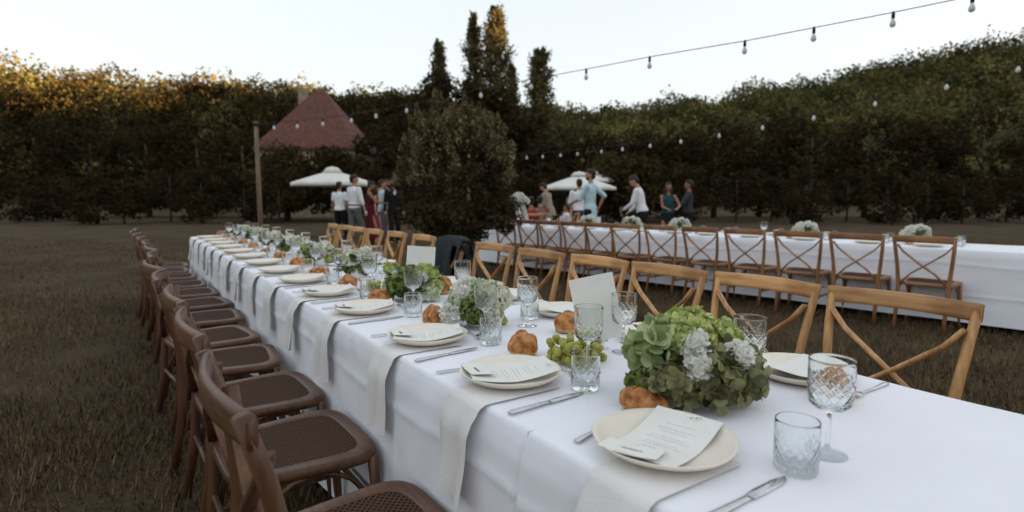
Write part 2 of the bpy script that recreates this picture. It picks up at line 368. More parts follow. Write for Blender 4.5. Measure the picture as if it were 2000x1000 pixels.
def poplar(px, ptop, Y, width, label, low=.06, dens=1.0, lean=0.0):
    top = at(px, ptop, Y); g = ground_h(top.x, top.y); h = top.z - g
    t = thing('poplar_tree', label, 'tree', (top.x, top.y, g), 0, 'tall slender poplars')
    Ps, Ds = [], []
    nb = int(210 * dens)
    for i in range(nb):                       # steep upright branchlets round a central stem
        z0 = h * (low + (1 - low) * (i / nb) ** 1.05 * .97); k = (z0 / h)
        prof = (math.sin(min(1, (1 - k) * 2.3 + .06) * math.pi / 2)) * (.75 + .25 * math.sin(min(1, k * 2.2) * math.pi / 2)) * (1 + .25 * math.sin(i * 1.7) + .12 * math.sin(i * .31))
        a = rng.uniform(0, 2 * math.pi); r0 = width / 2 * prof
        L = min((h - z0) * rng.uniform(.35, 1.0), rng.uniform(1.1, 2.0)); n = int(70)
        s = rng.uniform(.0, 1, size=(n, 1))
        base = np.array([math.cos(a) * r0 * .25, math.sin(a) * r0 * .25, z0]); tip = np.array([math.cos(a) * r0 * .9, math.sin(a) * r0 * .9, min(h, z0 + L)])
        P = base + (tip - base) * s + rng.normal(size=(n, 3)) * np.array([.2, .2, .22]) * max(.22, prof)
        P[:, 0] += lean * (P[:, 2] / h) ** 2
        Ps.append(P); Ds.append(np.repeat([[math.cos(a), math.sin(a), .4]], n, 0))
    P = np.concatenate(Ps); P = P[P[:, 2] < h + .25]; Ds = [np.repeat([[0, 0, .6]], len(P), 0) + P * np.array([1, 1, 0]) * .6]
    v, f = leaves(rng, P, .25, .8, nrm=np.concatenate(Ds)); link('crown', np_mesh('crown', v, f, M['leaf_poplar']), t)
    mb = MB(); mb.tube([(0, 0, -.2), (0, 0, h * .4), (lean * .8, 0, h * .92)], [.28, .2, .04], 8); mb.build('trunk', M['bark'], t)
    return t
poplar(864, 76, 62, 2.0, 'shortest free-standing poplar, leftmost of the row on the skyline', lean=-.5)
poplar(925, 25, 61, 2.5, 'tall slim poplar immediately left of the sunlit tallest one')
poplar(968, 8, 60, 3.7, 'tallest poplar with its top turned gold by the low sun', dens=1.35)
poplar(1000, 122, 63, 1.9, 'thin low poplar tucked against the right side of the tallest one', dens=.6)
poplar(1055, 92, 58, 3.1, 'lone poplar standing to the right, crossed by the light string')

crown_tree('broadleaf_tree', 'round dark tree below the poplars, left of the tallest', 880, 146, 52, 3.6, 4.2, 'leaf_dark', 90, 110, .34, 1.15)
crown_tree('broadleaf_tree', 'dark tree filling the gap under the two tallest poplars', 958, 172, 50, 3.2, 4.4, 'leaf_dark', 80, 110, .34, 1.1)
crown_tree('broadleaf_tree', 'dark tree at the foot of the lone right poplar', 1022, 222, 48, 2.6, 3.6, 'leaf_dark', 60, 100, .34, 1.1)
for i, (px, pt, Y, rx, m) in enumerate([(690, 176, 78, 4.6, 'leaf_mid'), (742, 180, 74, 4.4, 'leaf_mid'), (800, 174, 76, 4.6, 'leaf_mid'), (640, 172, 80, 5, 'leaf_mid'), (585, 190, 77, 4.2, 'leaf_dark'), (520, 158, 80, 5.6, 'leaf_mid'), (450, 186, 78, 4.4, 'leaf_poplar'), (380, 150, 80, 5.8, 'leaf_dark'), (310, 182, 76, 4.6, 'leaf_mid'), (240, 170, 78, 4.8, 'leaf_poplar'), (160, 144, 78, 5.8, 'leaf_mid'), (85, 176, 78, 4.6, 'leaf_dark'), (10, 158, 78, 5.4, 'leaf_mid')]):
    lab = ['green tree on the left skyline above the red roof tip', 'green tree on the left skyline between the roof and the round dark tree', 'green tree on the skyline touching the round dark tree'][i] if i < 3 else f'green tree in the skyline row, {ordinal(i - 2)} to the left of the roof-tip tree'
    crown_tree('skyline_tree', lab, px, pt, Y, rx, 5.2, m, 75, 75, .42, 1.5, group='trees along the left skyline')
for i, (px, pt, Y, rx, rz, m) in enumerate([(735, 246, 40, 2.3, 2.8, 'leaf_dark'), (792, 228, 44, 2.6, 3.4, 'leaf_dark'), (1075, 268, 40, 2.4, 2.6, 'leaf_dark'), (1150, 262, 38, 2.5, 2.8, 'leaf_dark'), (1215, 296, 30, 1.6, 1.9, 'leaf_mid'), (1262, 262, 40, 2.7, 2.9, 'leaf_dark'), (1322, 256, 38, 2.6, 2.9, 'leaf_dark'), (1400, 246, 40, 3.0, 3.2, 'leaf_dark'), (1490, 236, 42, 3.2, 3.5, 'leaf_dark'), (1590, 226, 40, 3.3, 3.6, 'leaf_dark'), (1700, 216, 40, 3.3, 3.7, 'leaf_dark'), (1810, 222, 40, 3.3, 3.7, 'leaf_dark'), (1930, 206, 40, 3.5, 3.9, 'leaf_dark'), (470, 250, 40, 2.8, 3.0, 'leaf_dark'), (380, 240, 42, 3.2, 3.4, 'leaf_dark'), (280, 236, 42, 3.2, 3.5, 'leaf_dark'), (170, 232, 42, 3.3, 3.5, 'leaf_dark'), (60, 226, 42, 3.4, 3.6, 'leaf_dark'), (556, 292, 34, 1.9, 2.1, 'leaf_mid'), (655, 296, 33, 1.7, 2.0, 'leaf_dark')]):
    labs = {0: 'dark shrubby tree just right of the red roof tip', 1: 'dark tree rising behind the left side of the big olive shrub', 2: 'dark tree behind the base of the lone poplar', 3: 'dark tree directly behind and above the white parasol', 4: 'paler green bush behind the man in white shirt at right', 5: 'dark tree standing behind the paler green bush', 6: 'dark tree behind the woman in the dark dress', 18: 'small leafy tree in front of the left corner of the house', 19: 'small dark tree in front of the house wall'}
    lab = labs.get(i, f'dark garden tree, {ordinal(i - 6)} to the right of the woman in the dark dress' if px > 1334 else f'dark garden tree, {ordinal(i - 12)} to the left of the house')
    crown_tree('garden_tree', lab, px, pt, Y, rx, rz, m, 55, 85, .26, .85, group='dark garden trees behind the guests')
# low shrubs closing the view behind the guests
for i, px in enumerate(list(range(20, 560, 75)) + list(range(690, 1340, 62)) + list(range(1360, 2040, 75))):
    crown_tree('hedge_shrub', f'low dark shrub behind the guests, {ordinal(i + 1)} from the left in the hedge row', px + rng.uniform(-12, 12), rng.uniform(322, 348), rng.uniform(29, 34), 1.35, 1.35, 'leaf_dark', 30, 70, .17, .5, .05, 'shrub', 'hedge row behind the guests', base=.02)

# ------------------------------------------------------------------ big olive-green shrub between the tables
def build_shrub():
    Y = 8.2; b = at(890, 387, Y); t = thing('garden_shrub', 'big loose olive-green shrub with upright tips standing between the two tables', 'shrub', (b.x, b.y, 0))
    top = at(890, 240, Y).z; c = np.array([0, 0, 1.42]); Ps, Ns, Ds = [], [], []
    for cc, rr, nc in ((c, (.80, .74, .90), 110), (np.array([.05, 0, 1.08]), (.86, .78, .60), 90)):
        P, nr = clumpy(rng, cc, rr, nc, 90, .155, lo=.45); Ps.append(P); Ns.append(nr); Ds.append(nr * .3)
    n_in = sum(len(p) for p in Ps)
    stems = MB()
    shoots = []
    for i in range(130):
        a = rng.uniform(0, 6.283); e = rng.uniform(.0, 1.45); d = np.array([math.cos(a) * math.cos(e), math.sin(a) * math.cos(e), math.sin(e)])
        s = c + d * np.array([.76, .68, .80]) * rng.uniform(.85, 1.12); up = np.array([d[0] * .35, d[1] * .35, 1.0]); up /= np.linalg.norm(up)
        shoots.append((s, up, rng.uniform(.14, .30) if e < .6 else rng.uniform(.2, .5)))
    for px, py, L in [(882, 203, .42), (868, 218, .36), (905, 220, .34), (972, 222, .36), (878, 210, .40), (890, 216, .38), (838, 222, .32), (928, 226, .34), (952, 236, .30), (812, 240, .28), (790, 262, .24), (965, 245, .28), (920, 238, .3), (835, 228, .3), (850, 240, .3), (820, 250, .25), (985, 262, .25), (940, 250, .28), (1000, 275, .2), (800, 262, .25)]:
        q = np.array(at(px, py, Y)) - np.array([b.x, b.y, 0]); shoots.append((q - np.array([0, 0, L]), np.array([0, 0, 1.0]), L))
    for s, up, L in shoots:
        n = int(190 * L / .3); k = rng.uniform(0, 1, size=(n, 1)); off = rng.normal(size=(n, 3)) * (.048 * (1.12 - k))
        Ps.append(s + up * L * k + off); Ns.append(unit(off + 1e-6)); Ds.append(np.repeat([up * .9], n, 0))
        stems.tube([tuple(s - up * .25), tuple(s + up * L * .95)], [.007, .002], 5)
    v, f = leaves(rng, np.concatenate(Ps), .058, .5, nrm=np.concatenate(Ns), dirs=np.concatenate(Ds))
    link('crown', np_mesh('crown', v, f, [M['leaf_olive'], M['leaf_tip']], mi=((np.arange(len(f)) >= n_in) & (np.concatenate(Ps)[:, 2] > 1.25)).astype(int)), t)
    stems.build('twigs', M['bark'], t); mb = MB()
    for i in range(7):
        a = i * .9; mb.tube([(math.cos(a) * .06, math.sin(a) * .06, -.05), (math.cos(a) * .16, math.sin(a) * .16, .6), (math.cos(a) * .4, math.sin(a) * .4, 1.4)], [.03, .022, .008], 6)
    mb.build('trunk', M['bark'], t)
build_shrub()

# ------------------------------------------------------------------ house with a steep hipped roof on the left
def build_house():
    Y = 40; e = at(698, 287, Y); ap = at(628, 176, Y + 4); hw = (e.x - ap.x); g = 0 + ground_h(e.x, Y) - .05
    cx, cyy = e.x - hw, Y + hw; ez = e.z - g; az = ap.z - g
    t = thing('stone_house', 'stone house with a steep hipped red-brown tile roof among the trees', 'house', (cx, cyy, g))
    st = mat('golden_stone', (.36, .29, .20), (.22, .17, .115), scale=3.2, rough=.9, bump=.6, bscale=9)
    tl = bpy.data.materials.new('red_brown_tiles'); tl.use_nodes = True; nt = tl.node_tree; L = nt.links; bs = nt.nodes['Principled BSDF']
    tc = N(nt, 'ShaderNodeTexCoord'); br = N(nt, 'ShaderNodeTexBrick'); br.inputs['Scale'].default_value = 1.6
    br.inputs['Color1'].default_value = (.20, .075, .045, 1); br.inputs['Color2'].default_value = (.13, .05, .033, 1); br.inputs['Mortar'].default_value = (.05, .022, .016, 1)
    br.inputs['Brick Width'].default_value = .28; br.inputs['Row Height'].default_value = .32; br.inputs['Mortar Size'].default_value = .03
    mp = N(nt, 'ShaderNodeMapping'); mp.inputs['Rotation'].default_value = (R(90), 0, 0); L.new(tc.outputs['Object'], mp.inputs[0]); L.new(mp.outputs[0], br.inputs[0]); L.new(br.outputs[0], bs.inputs['Base Color'])
    bs.inputs['Roughness'].default_value = .9; bp = N(nt, 'ShaderNodeBump'); bp.inputs['Distance'].default_value = .05; L.new(br.outputs['Fac'], bp.inputs['Height']); bp.invert = True; L.new(bp.outputs[0], bs.inputs['Normal'])
    w = hw - .25
    MB().box((0, 0, ez / 2), (2 * w, 2 * w, ez)).build('wall', st, t, smooth=False)
    r = MB(); P = [(-hw, -hw, ez), (hw, -hw, ez), (hw, hw, ez), (-hw, hw, ez), (-.3, 0, az), (.3, 0, az)]
    P += [(x, y, z - .18) for x, y, z in P[:4]]
    r.add(P, [(0, 1, 5, 4), (1, 2, 5), (2, 3, 4, 5), (3, 0, 4), (6, 7, 1, 0), (7, 8, 2, 1), (8, 9, 3, 2), (9, 6, 0, 3), (9, 8, 7, 6)]); ro = r.build('roof', tl, t, smooth=False)
    MB().box((-hw * .4, .5, ez + (az - ez) * .75), (.6, .6, 2.6)).build('chimney', st, ro, smooth=False)
    gl = col_mat('dark_window', (.03, .035, .04), .1); sh = col_mat('grey_shutter', (.20, .21, .20), .6)
    for x in (-w * .5, w * .45):
        for z in (ez * .3, ez * .72):
            f = MB().box((x, -w - .02, z), (.95, .06, 1.25)).build('window', col_mat('white_frame', (.5, .48, .44), .6), t, False)
            MB().box((x, -w - .06, z), (.8, .03, 1.1)).build('pane', gl, f, False)
            for s in (-1, 1): MB().box((x + s * .73, -w - .05, z), (.46, .05, 1.25)).build('shutter', sh, f, False)
build_house()

# ------------------------------------------------------------------ dry grass tufts
def build_grass():
    n = 330000; y = 1.2 + 17 * rng.uniform(0, 1, n) ** 1.5; x = rng.uniform(-1.05, 1.05, n) * (y + .5); dens = np.array([mnoise.noise(Vector((a * .7, b * .7, 0))) + .6 * mnoise.noise(Vector((a * 3.1, b * 3.1, 5))) for a, b in zip(x, y)])
    ok = dens > rng.uniform(-.7, .5, n); x, y = x[ok], y[ok]; n = len(x)
    z = np.array([ground_h(a, b) for a, b in zip(x, y)])
    P = np.stack([x, y, z], 1); h = rng.uniform(.02, .07, (n, 1)); a = rng.uniform(0, 6.28, (n, 1)); w = .002 + .003 * rng.uniform(size=(n, 1))
    side = np.hstack([np.cos(a), np.sin(a), 0 * a]) * w; lean = np.hstack([np.cos(a + 1.5), np.sin(a + 1.5), 0 * a]) * h * rng.uniform(.1, .9, (n, 1))
    V = np.stack([P - side, P + side, P + lean + np.array([0, 0, 1]) * h], 1).reshape(-1, 3)
    me = np_mesh('dry_grass', V, np.arange(3 * n).reshape(-1, 3), mat('straw', (.17, .112, .052), (.052, .036, .018), scale=1.3, rough=.9, island=True))
    tag(setting(link('dry_grass', me), 'stuff'), 'short dry straw-coloured grass over the ground between the tables', 'grass')
build_grass()

# ------------------------------------------------------------------ table frames
YAW, FYAW = R(34.5), R(42.5)
def tl(w, u, z=0.0, yaw=YAW):
    c, s = math.cos(yaw), math.sin(yaw); return Vector((w * c - u * s, w * s + u * c, z))
W0, W1, TOP = .665, 1.62, .75          # near table edges and height (local x = across, local y = along)

def cloth_mesh(x0, x1, y0, y1, top, bottom, seed, ystep=.013, fold=1.0, crease=.13, raise_=0.0):
    rg = random.Random(seed); t = top + raise_; r = .012
    path = []   # (x, z, outward, drop)
    nd = 58
    for i in range(nd + 1):
        d = (t - r - bottom) * (1 - i / nd); path.append((x0, t - r - d, -1, d))
    path += [(x0 + r * .3, t - r * .3, -1, 0), (x0 + r, t, 0, 0)]
    nt_ = 60
    for i in range(1, nt_): path.append((x0 + r + (x1 - x0 - 2 * r) * i / nt_, t, 0, 0))
    path += [(x1 - r, t, 0, 0), (x1 - r * .3, t - r * .3, 1, 0)]
    for i in range(nd // 2 + 1):
        d = (t - r - bottom) * i / (nd // 2); path.append((x1, t - r - d, 1, d))
    ny = int((y1 - y0) / ystep); V = []; k = len(path)
    ph = [rg.uniform(0, 6.28) for _ in range(8)]; ends = []
    for j in range(ny + 1):
        y = y0 + (y1 - y0) * j / ny
        a = math.sin(y * 5.1 + ph[0] + .8 * math.sin(y * 1.3 + ph[3])) * .5 + math.sin(y * 9.7 + ph[1] + math.sin(y * 2.1)) * .3 + mnoise.noise(Vector((y * 3.1, seed, 0))) * .5
        b = math.sin(y * 6.3 + ph[2]) * .5 + math.sin(y * 11 + ph[4]) * .3
        for x, z, o, d in path:
            q = .006 + fold * (.010 + a * .5 * (.010 + d * .055) if o < 0 else .010 + b * .5 * (.01 + d * .06)) * min(1, d / .05) + d * .045 * fold
            xx = x + o * q * (1 if d > 0 else .4)
            if o and d > 0:
                dd = d - crease - .012 * math.sin(y * 4 + ph[5]); xx += o * (.007 * math.exp(-abs(dd) / .012)); dd = d - crease * 3.2; xx += o * .007 * math.exp(-abs(dd) / .012); xx += o * .007 * math.exp(-abs(y % .62 - .31) / .012) * min(1, d / .05)
                xx += o * (.0045 * mnoise.noise(Vector((y * 13, z * 9, seed))) + .010 * mnoise.noise(Vector((y * 4.5, z * 2.5, seed + 3))) * min(1, d / .1))
            zz = z
            if not o: zz += .0030 * mnoise.noise(Vector((x * 5, y * 5, seed))) + .0010 * mnoise.noise(Vector((x * 16, y * 16, seed))) + .0030 * math.exp(-abs(y % .62 - .31) / .010) + .0026 * math.exp(-abs(x - (x0 + x1) / 2) / .014)
            V.append((xx, y, zz))
    Fc = [(j * k + i, j * k + i + 1, (j + 1) * k + i + 1, (j + 1) * k + i) for j in range(ny) for i in range(k - 1)]
    mb = MB(); mb.add(V, [tuple(reversed(q)) for q in Fc])
    # hanging end panels
    for yy, s in ((y0, -1), (y1, 1)):
        P = []; m = 14; kk = 24
        for i in range(m + 1):
            d = (t - .004 - bottom) * i / m
            for j in range(kk + 1):
                xx = x0 + (x1 - x0) * j / kk; P.append((xx, yy + s * (.003 + d * .05 + .02 * d * math.sin(j * 1.7 + seed)), t - .002 - d))
        f = [(i * (kk + 1) + j, i * (kk + 1) + j + 1, (i + 1) * (kk + 1) + j + 1, (i + 1) * (kk + 1) + j) for i in range(m) for j in range(kk)]
        mb.add(P, f if s < 0 else [tuple(reversed(q)) for q in f])
    return mb

def trestle(name, label, x0, x1, y0, y1, top, yaw):
    t = thing(name, label, 'table', (0, 0, 0), yaw); wd = M['pole_wood']
    MB().box(((x0 + x1) / 2, (y0 + y1) / 2, top - .022), (x1 - x0 - .012, y1 - y0 - .012, .03), bev=.004).build('tabletop', wd, t, False)
    n = max(2, int((y1 - y0) / 2) + 1)
    for i in range(n):
        yy = y0 + .25 + (y1 - y0 - .5) * i / (n - 1)
        for x in (x0 + .12, x1 - .12): MB().box((x, yy, (top - .04) / 2), (.05, .05, top - .04), bev=.005).build('leg', wd, t, False)
trestle('banquet_table', 'long banquet table under white linen, closest to the camera', W0, W1, -.62, 8.0, TOP - .004, YAW)
trestle('banquet_table', 'second long banquet table under white linen, behind the olive shrub', 6.68, 7.63, -.4, 8.15, TOP - .004, FYAW)
o = cloth_mesh(W0, W1, .80, 8.02, TOP, .045, 3).build('tablecloth', M['cloth'], None, True, (0, 0, 0), YAW); tag(o, 'long white linen cloth over the near table, draped to the ground', 'tablecloth', 'white linen tablecloths')
o = cloth_mesh(W0 - .005, W1 + .005, -.66, .90, TOP, .045, 9, raise_=.003).build('tablecloth', M['cloth'], None, True, (0, 0, 0), YAW); tag(o, 'white linen cloth on the near table end under the rightmost plate and bouquet', 'tablecloth', 'white linen tablecloths')
o = cloth_mesh(6.68, 7.63, -.42, 8.17, TOP, .07, 5, ystep=.06).build('tablecloth', M['cloth'], None, True, (0, 0, 0), FYAW); tag(o, 'white linen cloth on the far table behind the row of crossback chairs', 'tablecloth', 'white linen tablecloths')

# ------------------------------------------------------------------ crossback chair (faces +x)
def make_chair():
    t = thing('crossback_chair', 'x', 'chair'); wd = M['wood']
    SH = .455
    def sq(x, y, p=4):  # rounded-trapezoid seat outline helper
        return x, y
    def outline(k, n=40):
        P = []
        for i in range(n):
            a = 2 * math.pi * i / n; c, s = math.cos(a), math.sin(a); e = .42
            x = math.copysign(abs(c) ** e, c) * .215 * k; y = math.copysign(abs(s) ** e, s)
            P.append((x, y * (.215 + .022 * (x / .215)) * k))
        return P
    n = 40; rings = [(1.0, SH - .032), (1.02, SH - .016), (1.0, SH - .002), (.985, SH), (.80, SH), (.785, SH - .004)]
    mb = MB(); V = []
    for k, z in rings: V += [(x, y, z) for x, y in outline(k)]
    Fc = [(i * n + j, i * n + (j + 1) % n, (i + 1) * n + (j + 1) % n, (i + 1) * n + j) for i in range(len(rings) - 1) for j in range(n)] + [tuple(reversed(range(n)))]
    mb.add(V, Fc).build('seat_frame', M['wood_h'], t)
    mb = MB(); V = [(0, 0, SH - .008)]; ks = [.25, .5, .75, .79]; zs = [-.008, -.006, -.0035, -.0025]
    for k, z in zip(ks, zs): V += [(x, y, SH + z) for x, y in outline(k)]
    Fc = [(0, 1 + j, 1 + (j + 1) % n) for j in range(n)] + [(1 + i * n + j, 1 + (i + 1) * n + j, 1 + (i + 1) * n + (j + 1) % n, 1 + i * n + (j + 1) % n) for i in range(3) for j in range(n)]
    mb.add(V, [tuple(f) for f in Fc]).build('cane_seat', M['cane'], t)
    for s in (-1, 1):
        MB().tube([(.185, s * .20, SH - .02), (.20, s * .205, .22), (.215, s * .215, 0)], [.017, .0165, .013], 10).build('leg', wd, t)
        MB().tube([(-.255, s * .19, 0), (-.215, s * .19, .22), (-.195, s * .193, .44), (-.205, s * .207, .60), (-.235, s * .221, .75), (-.275, s * .232, .885)], [(.015, .016), (.017, .018), (.018, .019), (.017, .018), (.016, .017), (.014, .015)], 12).build('back_post', wd, t)
        MB().tube([(-.222, s * .21, .80), (-.222, s * .16, .735), (-.222, s * .03, .63), (-.205, -s * .09, .54), (-.19, -s * .165, .455)], [(.008, .0175)] * 5, 8, ref=(1, 0, .2), power=.7).build('cross_slat', wd, t) if s > 0 else \
            MB().tube([(-.236, s * .21, .80), (-.236, s * .16, .735), (-.236, s * .03, .63), (-.219, -s * .09, .54), (-.204, -s * .165, .455)], [(.008, .0175)] * 5, 8, ref=(1, 0, .2), power=.7).build('cross_slat', wd, t)
        MB().tube([(.196, s * .205, .20), (-.218, s * .19, .20)], [.010, .010], 8).build('stretcher', wd, t)
        pts = [(.19 * math.cos(a), s * .204, .20 + .225 * math.sin(a)) for a in [i * math.pi / 10 for i in range(11)]]
        MB().tube(pts, [.008] * 11, 6, ref=(0, 1, 0)).build('arch_brace', wd, t)
    pts = [(-.262 - .032 * math.cos(y / .235 * math.pi / 2), y, .856 + .004 * math.cos(y / .235 * 1.57)) for y in [-.243 + .486 * i / 12 for i in range(13)]]
    MB().tube(pts, [(.0105, .031)] * 13, 10, power=.6).build('top_rail', M['wood_h'], t)
    MB().tube([(.199, -.205, .26), (.199, .205, .26)], [.010, .010], 8).build('stretcher', wd, t)
    MB().tube([(-.21, -.19, .26), (-.21, .19, .26)], [.010, .010], 8).build('stretcher', wd, t)
    return t
chair0 = make_chair(); _cu = [False]
def put_chair(p, rz, label, group):
    o = chair0 if not _cu[0] else copy_tree(chair0); _cu[0] = True
    o.location = p; o.rotation_euler = (0, 0, rz); tag(o, label, 'chair', group); return o
ORD = ['first', 'second', 'third', 'fourth', 'fifth', 'sixth', 'seventh', 'eighth']
ORD2 = ORD + ['ninth', 'tenth', 'eleventh', 'twelfth', 'thirteenth', 'fourteenth']
G1 = 'crossback chairs along the far side of the near table'
jit = random.Random(4)
row = {4: 1.92, 3: 2.435, 2: 2.97, 1: 3.58}
for k, u in row.items(): put_chair(tl(2.02 + jit.uniform(-.02, .02), u), YAW + math.pi + R(jit.uniform(-3, 3)), f'honey wood crossback chair, {ORD[k-1]} to the right of the jacket-draped chair', G1)
put_chair(tl(1.99, 4.17), YAW + math.pi - R(6), 'crossback chair with a dark green jacket hung over its back', G1)
for k, u in enumerate((4.80, 5.41, 5.98, 6.5, 7.0, 7.55)): put_chair(tl(2.02 + jit.uniform(-.02, .02), u), YAW + math.pi + R(jit.uniform(-4, 4)), f'honey wood crossback chair, {ORD[k]} to the left of the jacket-draped chair', G1)
for k, u in ((5, 1.39), (6, .86)): put_chair(tl(2.02, u), YAW + math.pi + R(jit.uniform(-3, 3)), f'honey wood crossback chair, {ORD[k-1]} to the right of the jacket-draped chair', G1)
G2 = 'crossback chairs along the near side of the near table'
wood('brown_wood', (.17, .080, .040), (.085, .037, .018))  # darker brown wood colour for the near-side chairs
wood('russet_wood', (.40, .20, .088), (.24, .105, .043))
_dark = {}
def swap_wood(o, m):
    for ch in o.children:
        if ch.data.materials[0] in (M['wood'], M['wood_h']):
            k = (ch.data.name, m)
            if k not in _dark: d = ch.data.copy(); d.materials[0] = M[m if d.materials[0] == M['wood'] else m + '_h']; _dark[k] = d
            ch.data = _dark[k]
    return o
def darker(o): return swap_wood(o, 'brown_wood')
def russet(o): return swap_wood(o, 'russet_wood')
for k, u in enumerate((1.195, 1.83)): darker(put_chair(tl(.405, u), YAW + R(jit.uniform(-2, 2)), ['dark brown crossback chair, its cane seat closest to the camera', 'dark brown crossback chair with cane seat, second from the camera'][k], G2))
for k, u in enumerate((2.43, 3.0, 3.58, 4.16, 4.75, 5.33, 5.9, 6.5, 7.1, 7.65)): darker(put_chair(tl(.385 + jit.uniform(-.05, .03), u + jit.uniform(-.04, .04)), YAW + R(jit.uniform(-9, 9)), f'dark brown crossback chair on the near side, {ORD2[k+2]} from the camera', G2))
G3 = 'crossback chairs along the front of the far table'
for k, v in enumerate((6.41, 5.91, 5.43, 4.976, 4.526, 3.98)): russet(put_chair(tl(6.45 + jit.uniform(-.02, .01), v, 0, FYAW), FYAW + R(jit.uniform(-4, 4)), f'crossback chair at the far table, {ORD[k]} to the right of the olive shrub', G3))
russet(put_chair(tl(6.44, 6.95, 0, FYAW), FYAW + R(2), 'crossback chair at the far table, half hidden behind the olive shrub', G3))
for k, v in enumerate((3.42, 2.88, 2.33, 1.78, 1.22)): russet(put_chair(tl(6.44, v, 0, FYAW), FYAW + R(jit.uniform(-4, 4)), f'crossback chair at the far table, {ORD2[k+6]} to the right of the olive shrub', G3))

# ------------------------------------------------------------------ jacket over the chair back
def build_jacket():
    o = thing('jacket', 'dark green suit jacket draped over a chair back', 'jacket', tl(1.99, 4.17), YAW + math.pi - R(6))
    jm = mat('dark_green_wool', (.022, .032, .034), (.014, .020, .022), scale=60, rough=.95, bump=.2, spec=.1, sheen=.05); lin = mat('jacket_lining', (.05, .032, .032), rough=.5)
    def sheet(xf, y0, y1, ztop, zb0, mi, name, m, cut=None):
        mb = MB(); V = []; ny, nz = 22, 16
        for i in range(nz + 1):
            k = i / nz
            for j in range(ny + 1):
                y = y0 + (y1 - y0) * j / ny; z = ztop - (ztop - zb0) * k - .02 * (abs(y) / .26) ** 4 * (1 - k)
                V.append((xf(k, y) + .010 * math.sin(y * 38 + k * 3) * k, y * (1 + .06 * k), z))
        Fc = [(i * (ny + 1) + j, i * (ny + 1) + j + 1, (i + 1) * (ny + 1) + j + 1, (i + 1) * (ny + 1) + j) for i in range(nz) for j in range(ny) if not (cut and cut(i / nz, (j + .5) / ny))]
        mb.add(V, Fc); ob = mb.build(name, m, o); md = ob.modifiers.new('thick', 'SOLIDIFY'); md.thickness = .008; return ob
    def frontx(k, y): return -.235 + .045 * math.sin(min(1, k * 3) * 1.57) + .03 * k - .03 * math.cos(y / .26 * 1.5)
    def backx(k, y): return -.300 - .05 * math.sin(min(1, k * 3) * 1.57) - .03 * math.cos(y / .26 * 1.5)
    sheet(frontx, -.265, .265, .905, .40, 0, 'front_panel', jm, cut=lambda k, j: k > .12 and .60 + .12 * k < j < .92 - .05 * k and not k > .97)
    sheet(backx, -.265, .265, .905, .22, 0, 'back_panel', jm)
    mb = MB(); pts = [(-.268 - .03 * math.cos(y / .26 * 1.5), y, .905 - .02 * (abs(y) / .26) ** 4) for y in [-.262 + .524 * i / 12 for i in range(13)]]
    mb.tube(pts, [(.040, .012)] * 13, 10).build('collar', jm, o)
    for s in (-1, 1): MB().tube([(-.26, s * .255, .86), (-.29, s * .285, .70), (-.27, s * .29, .50), (-.25, s * .28, .33)], [(.035, .05), (.045, .055), (.045, .05), (.04, .045)], 12).build('sleeve', jm, o)
    MB().ell((-.175, -.07, .66), (.006, .009, .009)).build('button', M['black'], o)
build_jacket()

# ------------------------------------------------------------------ tableware meshes
def plate_mesh():
    prof = [(0, .004), (.078, .004), (.082, .0), (.090, .002), (.112, .010), (.130, .021), (.1345, .0275), (.1325, .0285), (.122, .0215), (.104, .0125), (.088, .009), (.05, .0080), (0, .0080)]
    def fn(r, z, a): return r * (1 + .008 * math.sin(3 * a + 1) + .006 * math.sin(5 * a))
    return MB().lathe(prof, 64, fn=fn).mesh('dinner_plate', M['china'])
def cut(n, m, z0, z1, depth):
    def fn(r, z, a):
        if r < .02 or not (z0 < z < z1): return r
        p = a / (2 * math.pi) * n; q = (z - z0) / (z1 - z0) * m
        def g(t): t = abs((t % 1) - .5) * 2; return max(0, 1 - t * 3.6)
        return r - depth * max(g(p + q), g(p - q))
    return fn
def tumbler_mesh():
    h, r = .094, .0365; f = cut(14, 3.2, .010, .064, .0011)
    prof = [(0, .0), (r - .006, 0), (r - .004, .0002), (r - .0012, .002), (r - .0002, .005)] + [(r, .008 + .062 * i / 56) for i in range(57)] + [(r, .075), (r, .088), (r, h - .0016), (r - .0002, h - .0006), (r - .0008, h), (r - .0014, h - .0006), (r - .0017, h - .0016), (r - .0018, .088), (r - .0022, .075), (r - .0026, .05), (r - .003, .022), (r - .008, .014), (0, .0125)]
    def fn(rr, z, a): return f(rr, z, a) if rr > r - .0005 else rr
    return MB().lathe(prof, 224, fn=fn).mesh('tumbler', M['glass'])
def wine_mesh():
    r = .0395; f = cut(14, 2.8, .100, .150, .0011)
    out = [(0, 0), (.034, 0), (.0355, .001), (.034, .0025), (.014, .006), (.006, .012), (.0042, .022), (.0040, .07), (.0048, .083), (.012, .088), (.026, .092), (.0345, .100)]
    for i in range(50): z = .102 + .05 * i / 49; out.append((.0352 + (r - .0352) * min(1, (z - .10) / .03), z))
    out += [(r, .158), (r, .180), (r, .1836), (r - .0002, .1845), (r - .0007, .185), (r - .0012, .1845), (r - .0014, .1836), (r - .0015, .180), (r - .0020, .16), (r - .0024, .13), (.0325, .104), (.025, .0965), (.012, .0935), (0, .093)]
    def fn(rr, z, a): return f(rr, z, a) if rr > .0345 and not (rr in (r - .0020, r - .0024)) else rr
    return MB().lathe(out, 224, fn=fn).mesh('wine_glass', M['glass'])
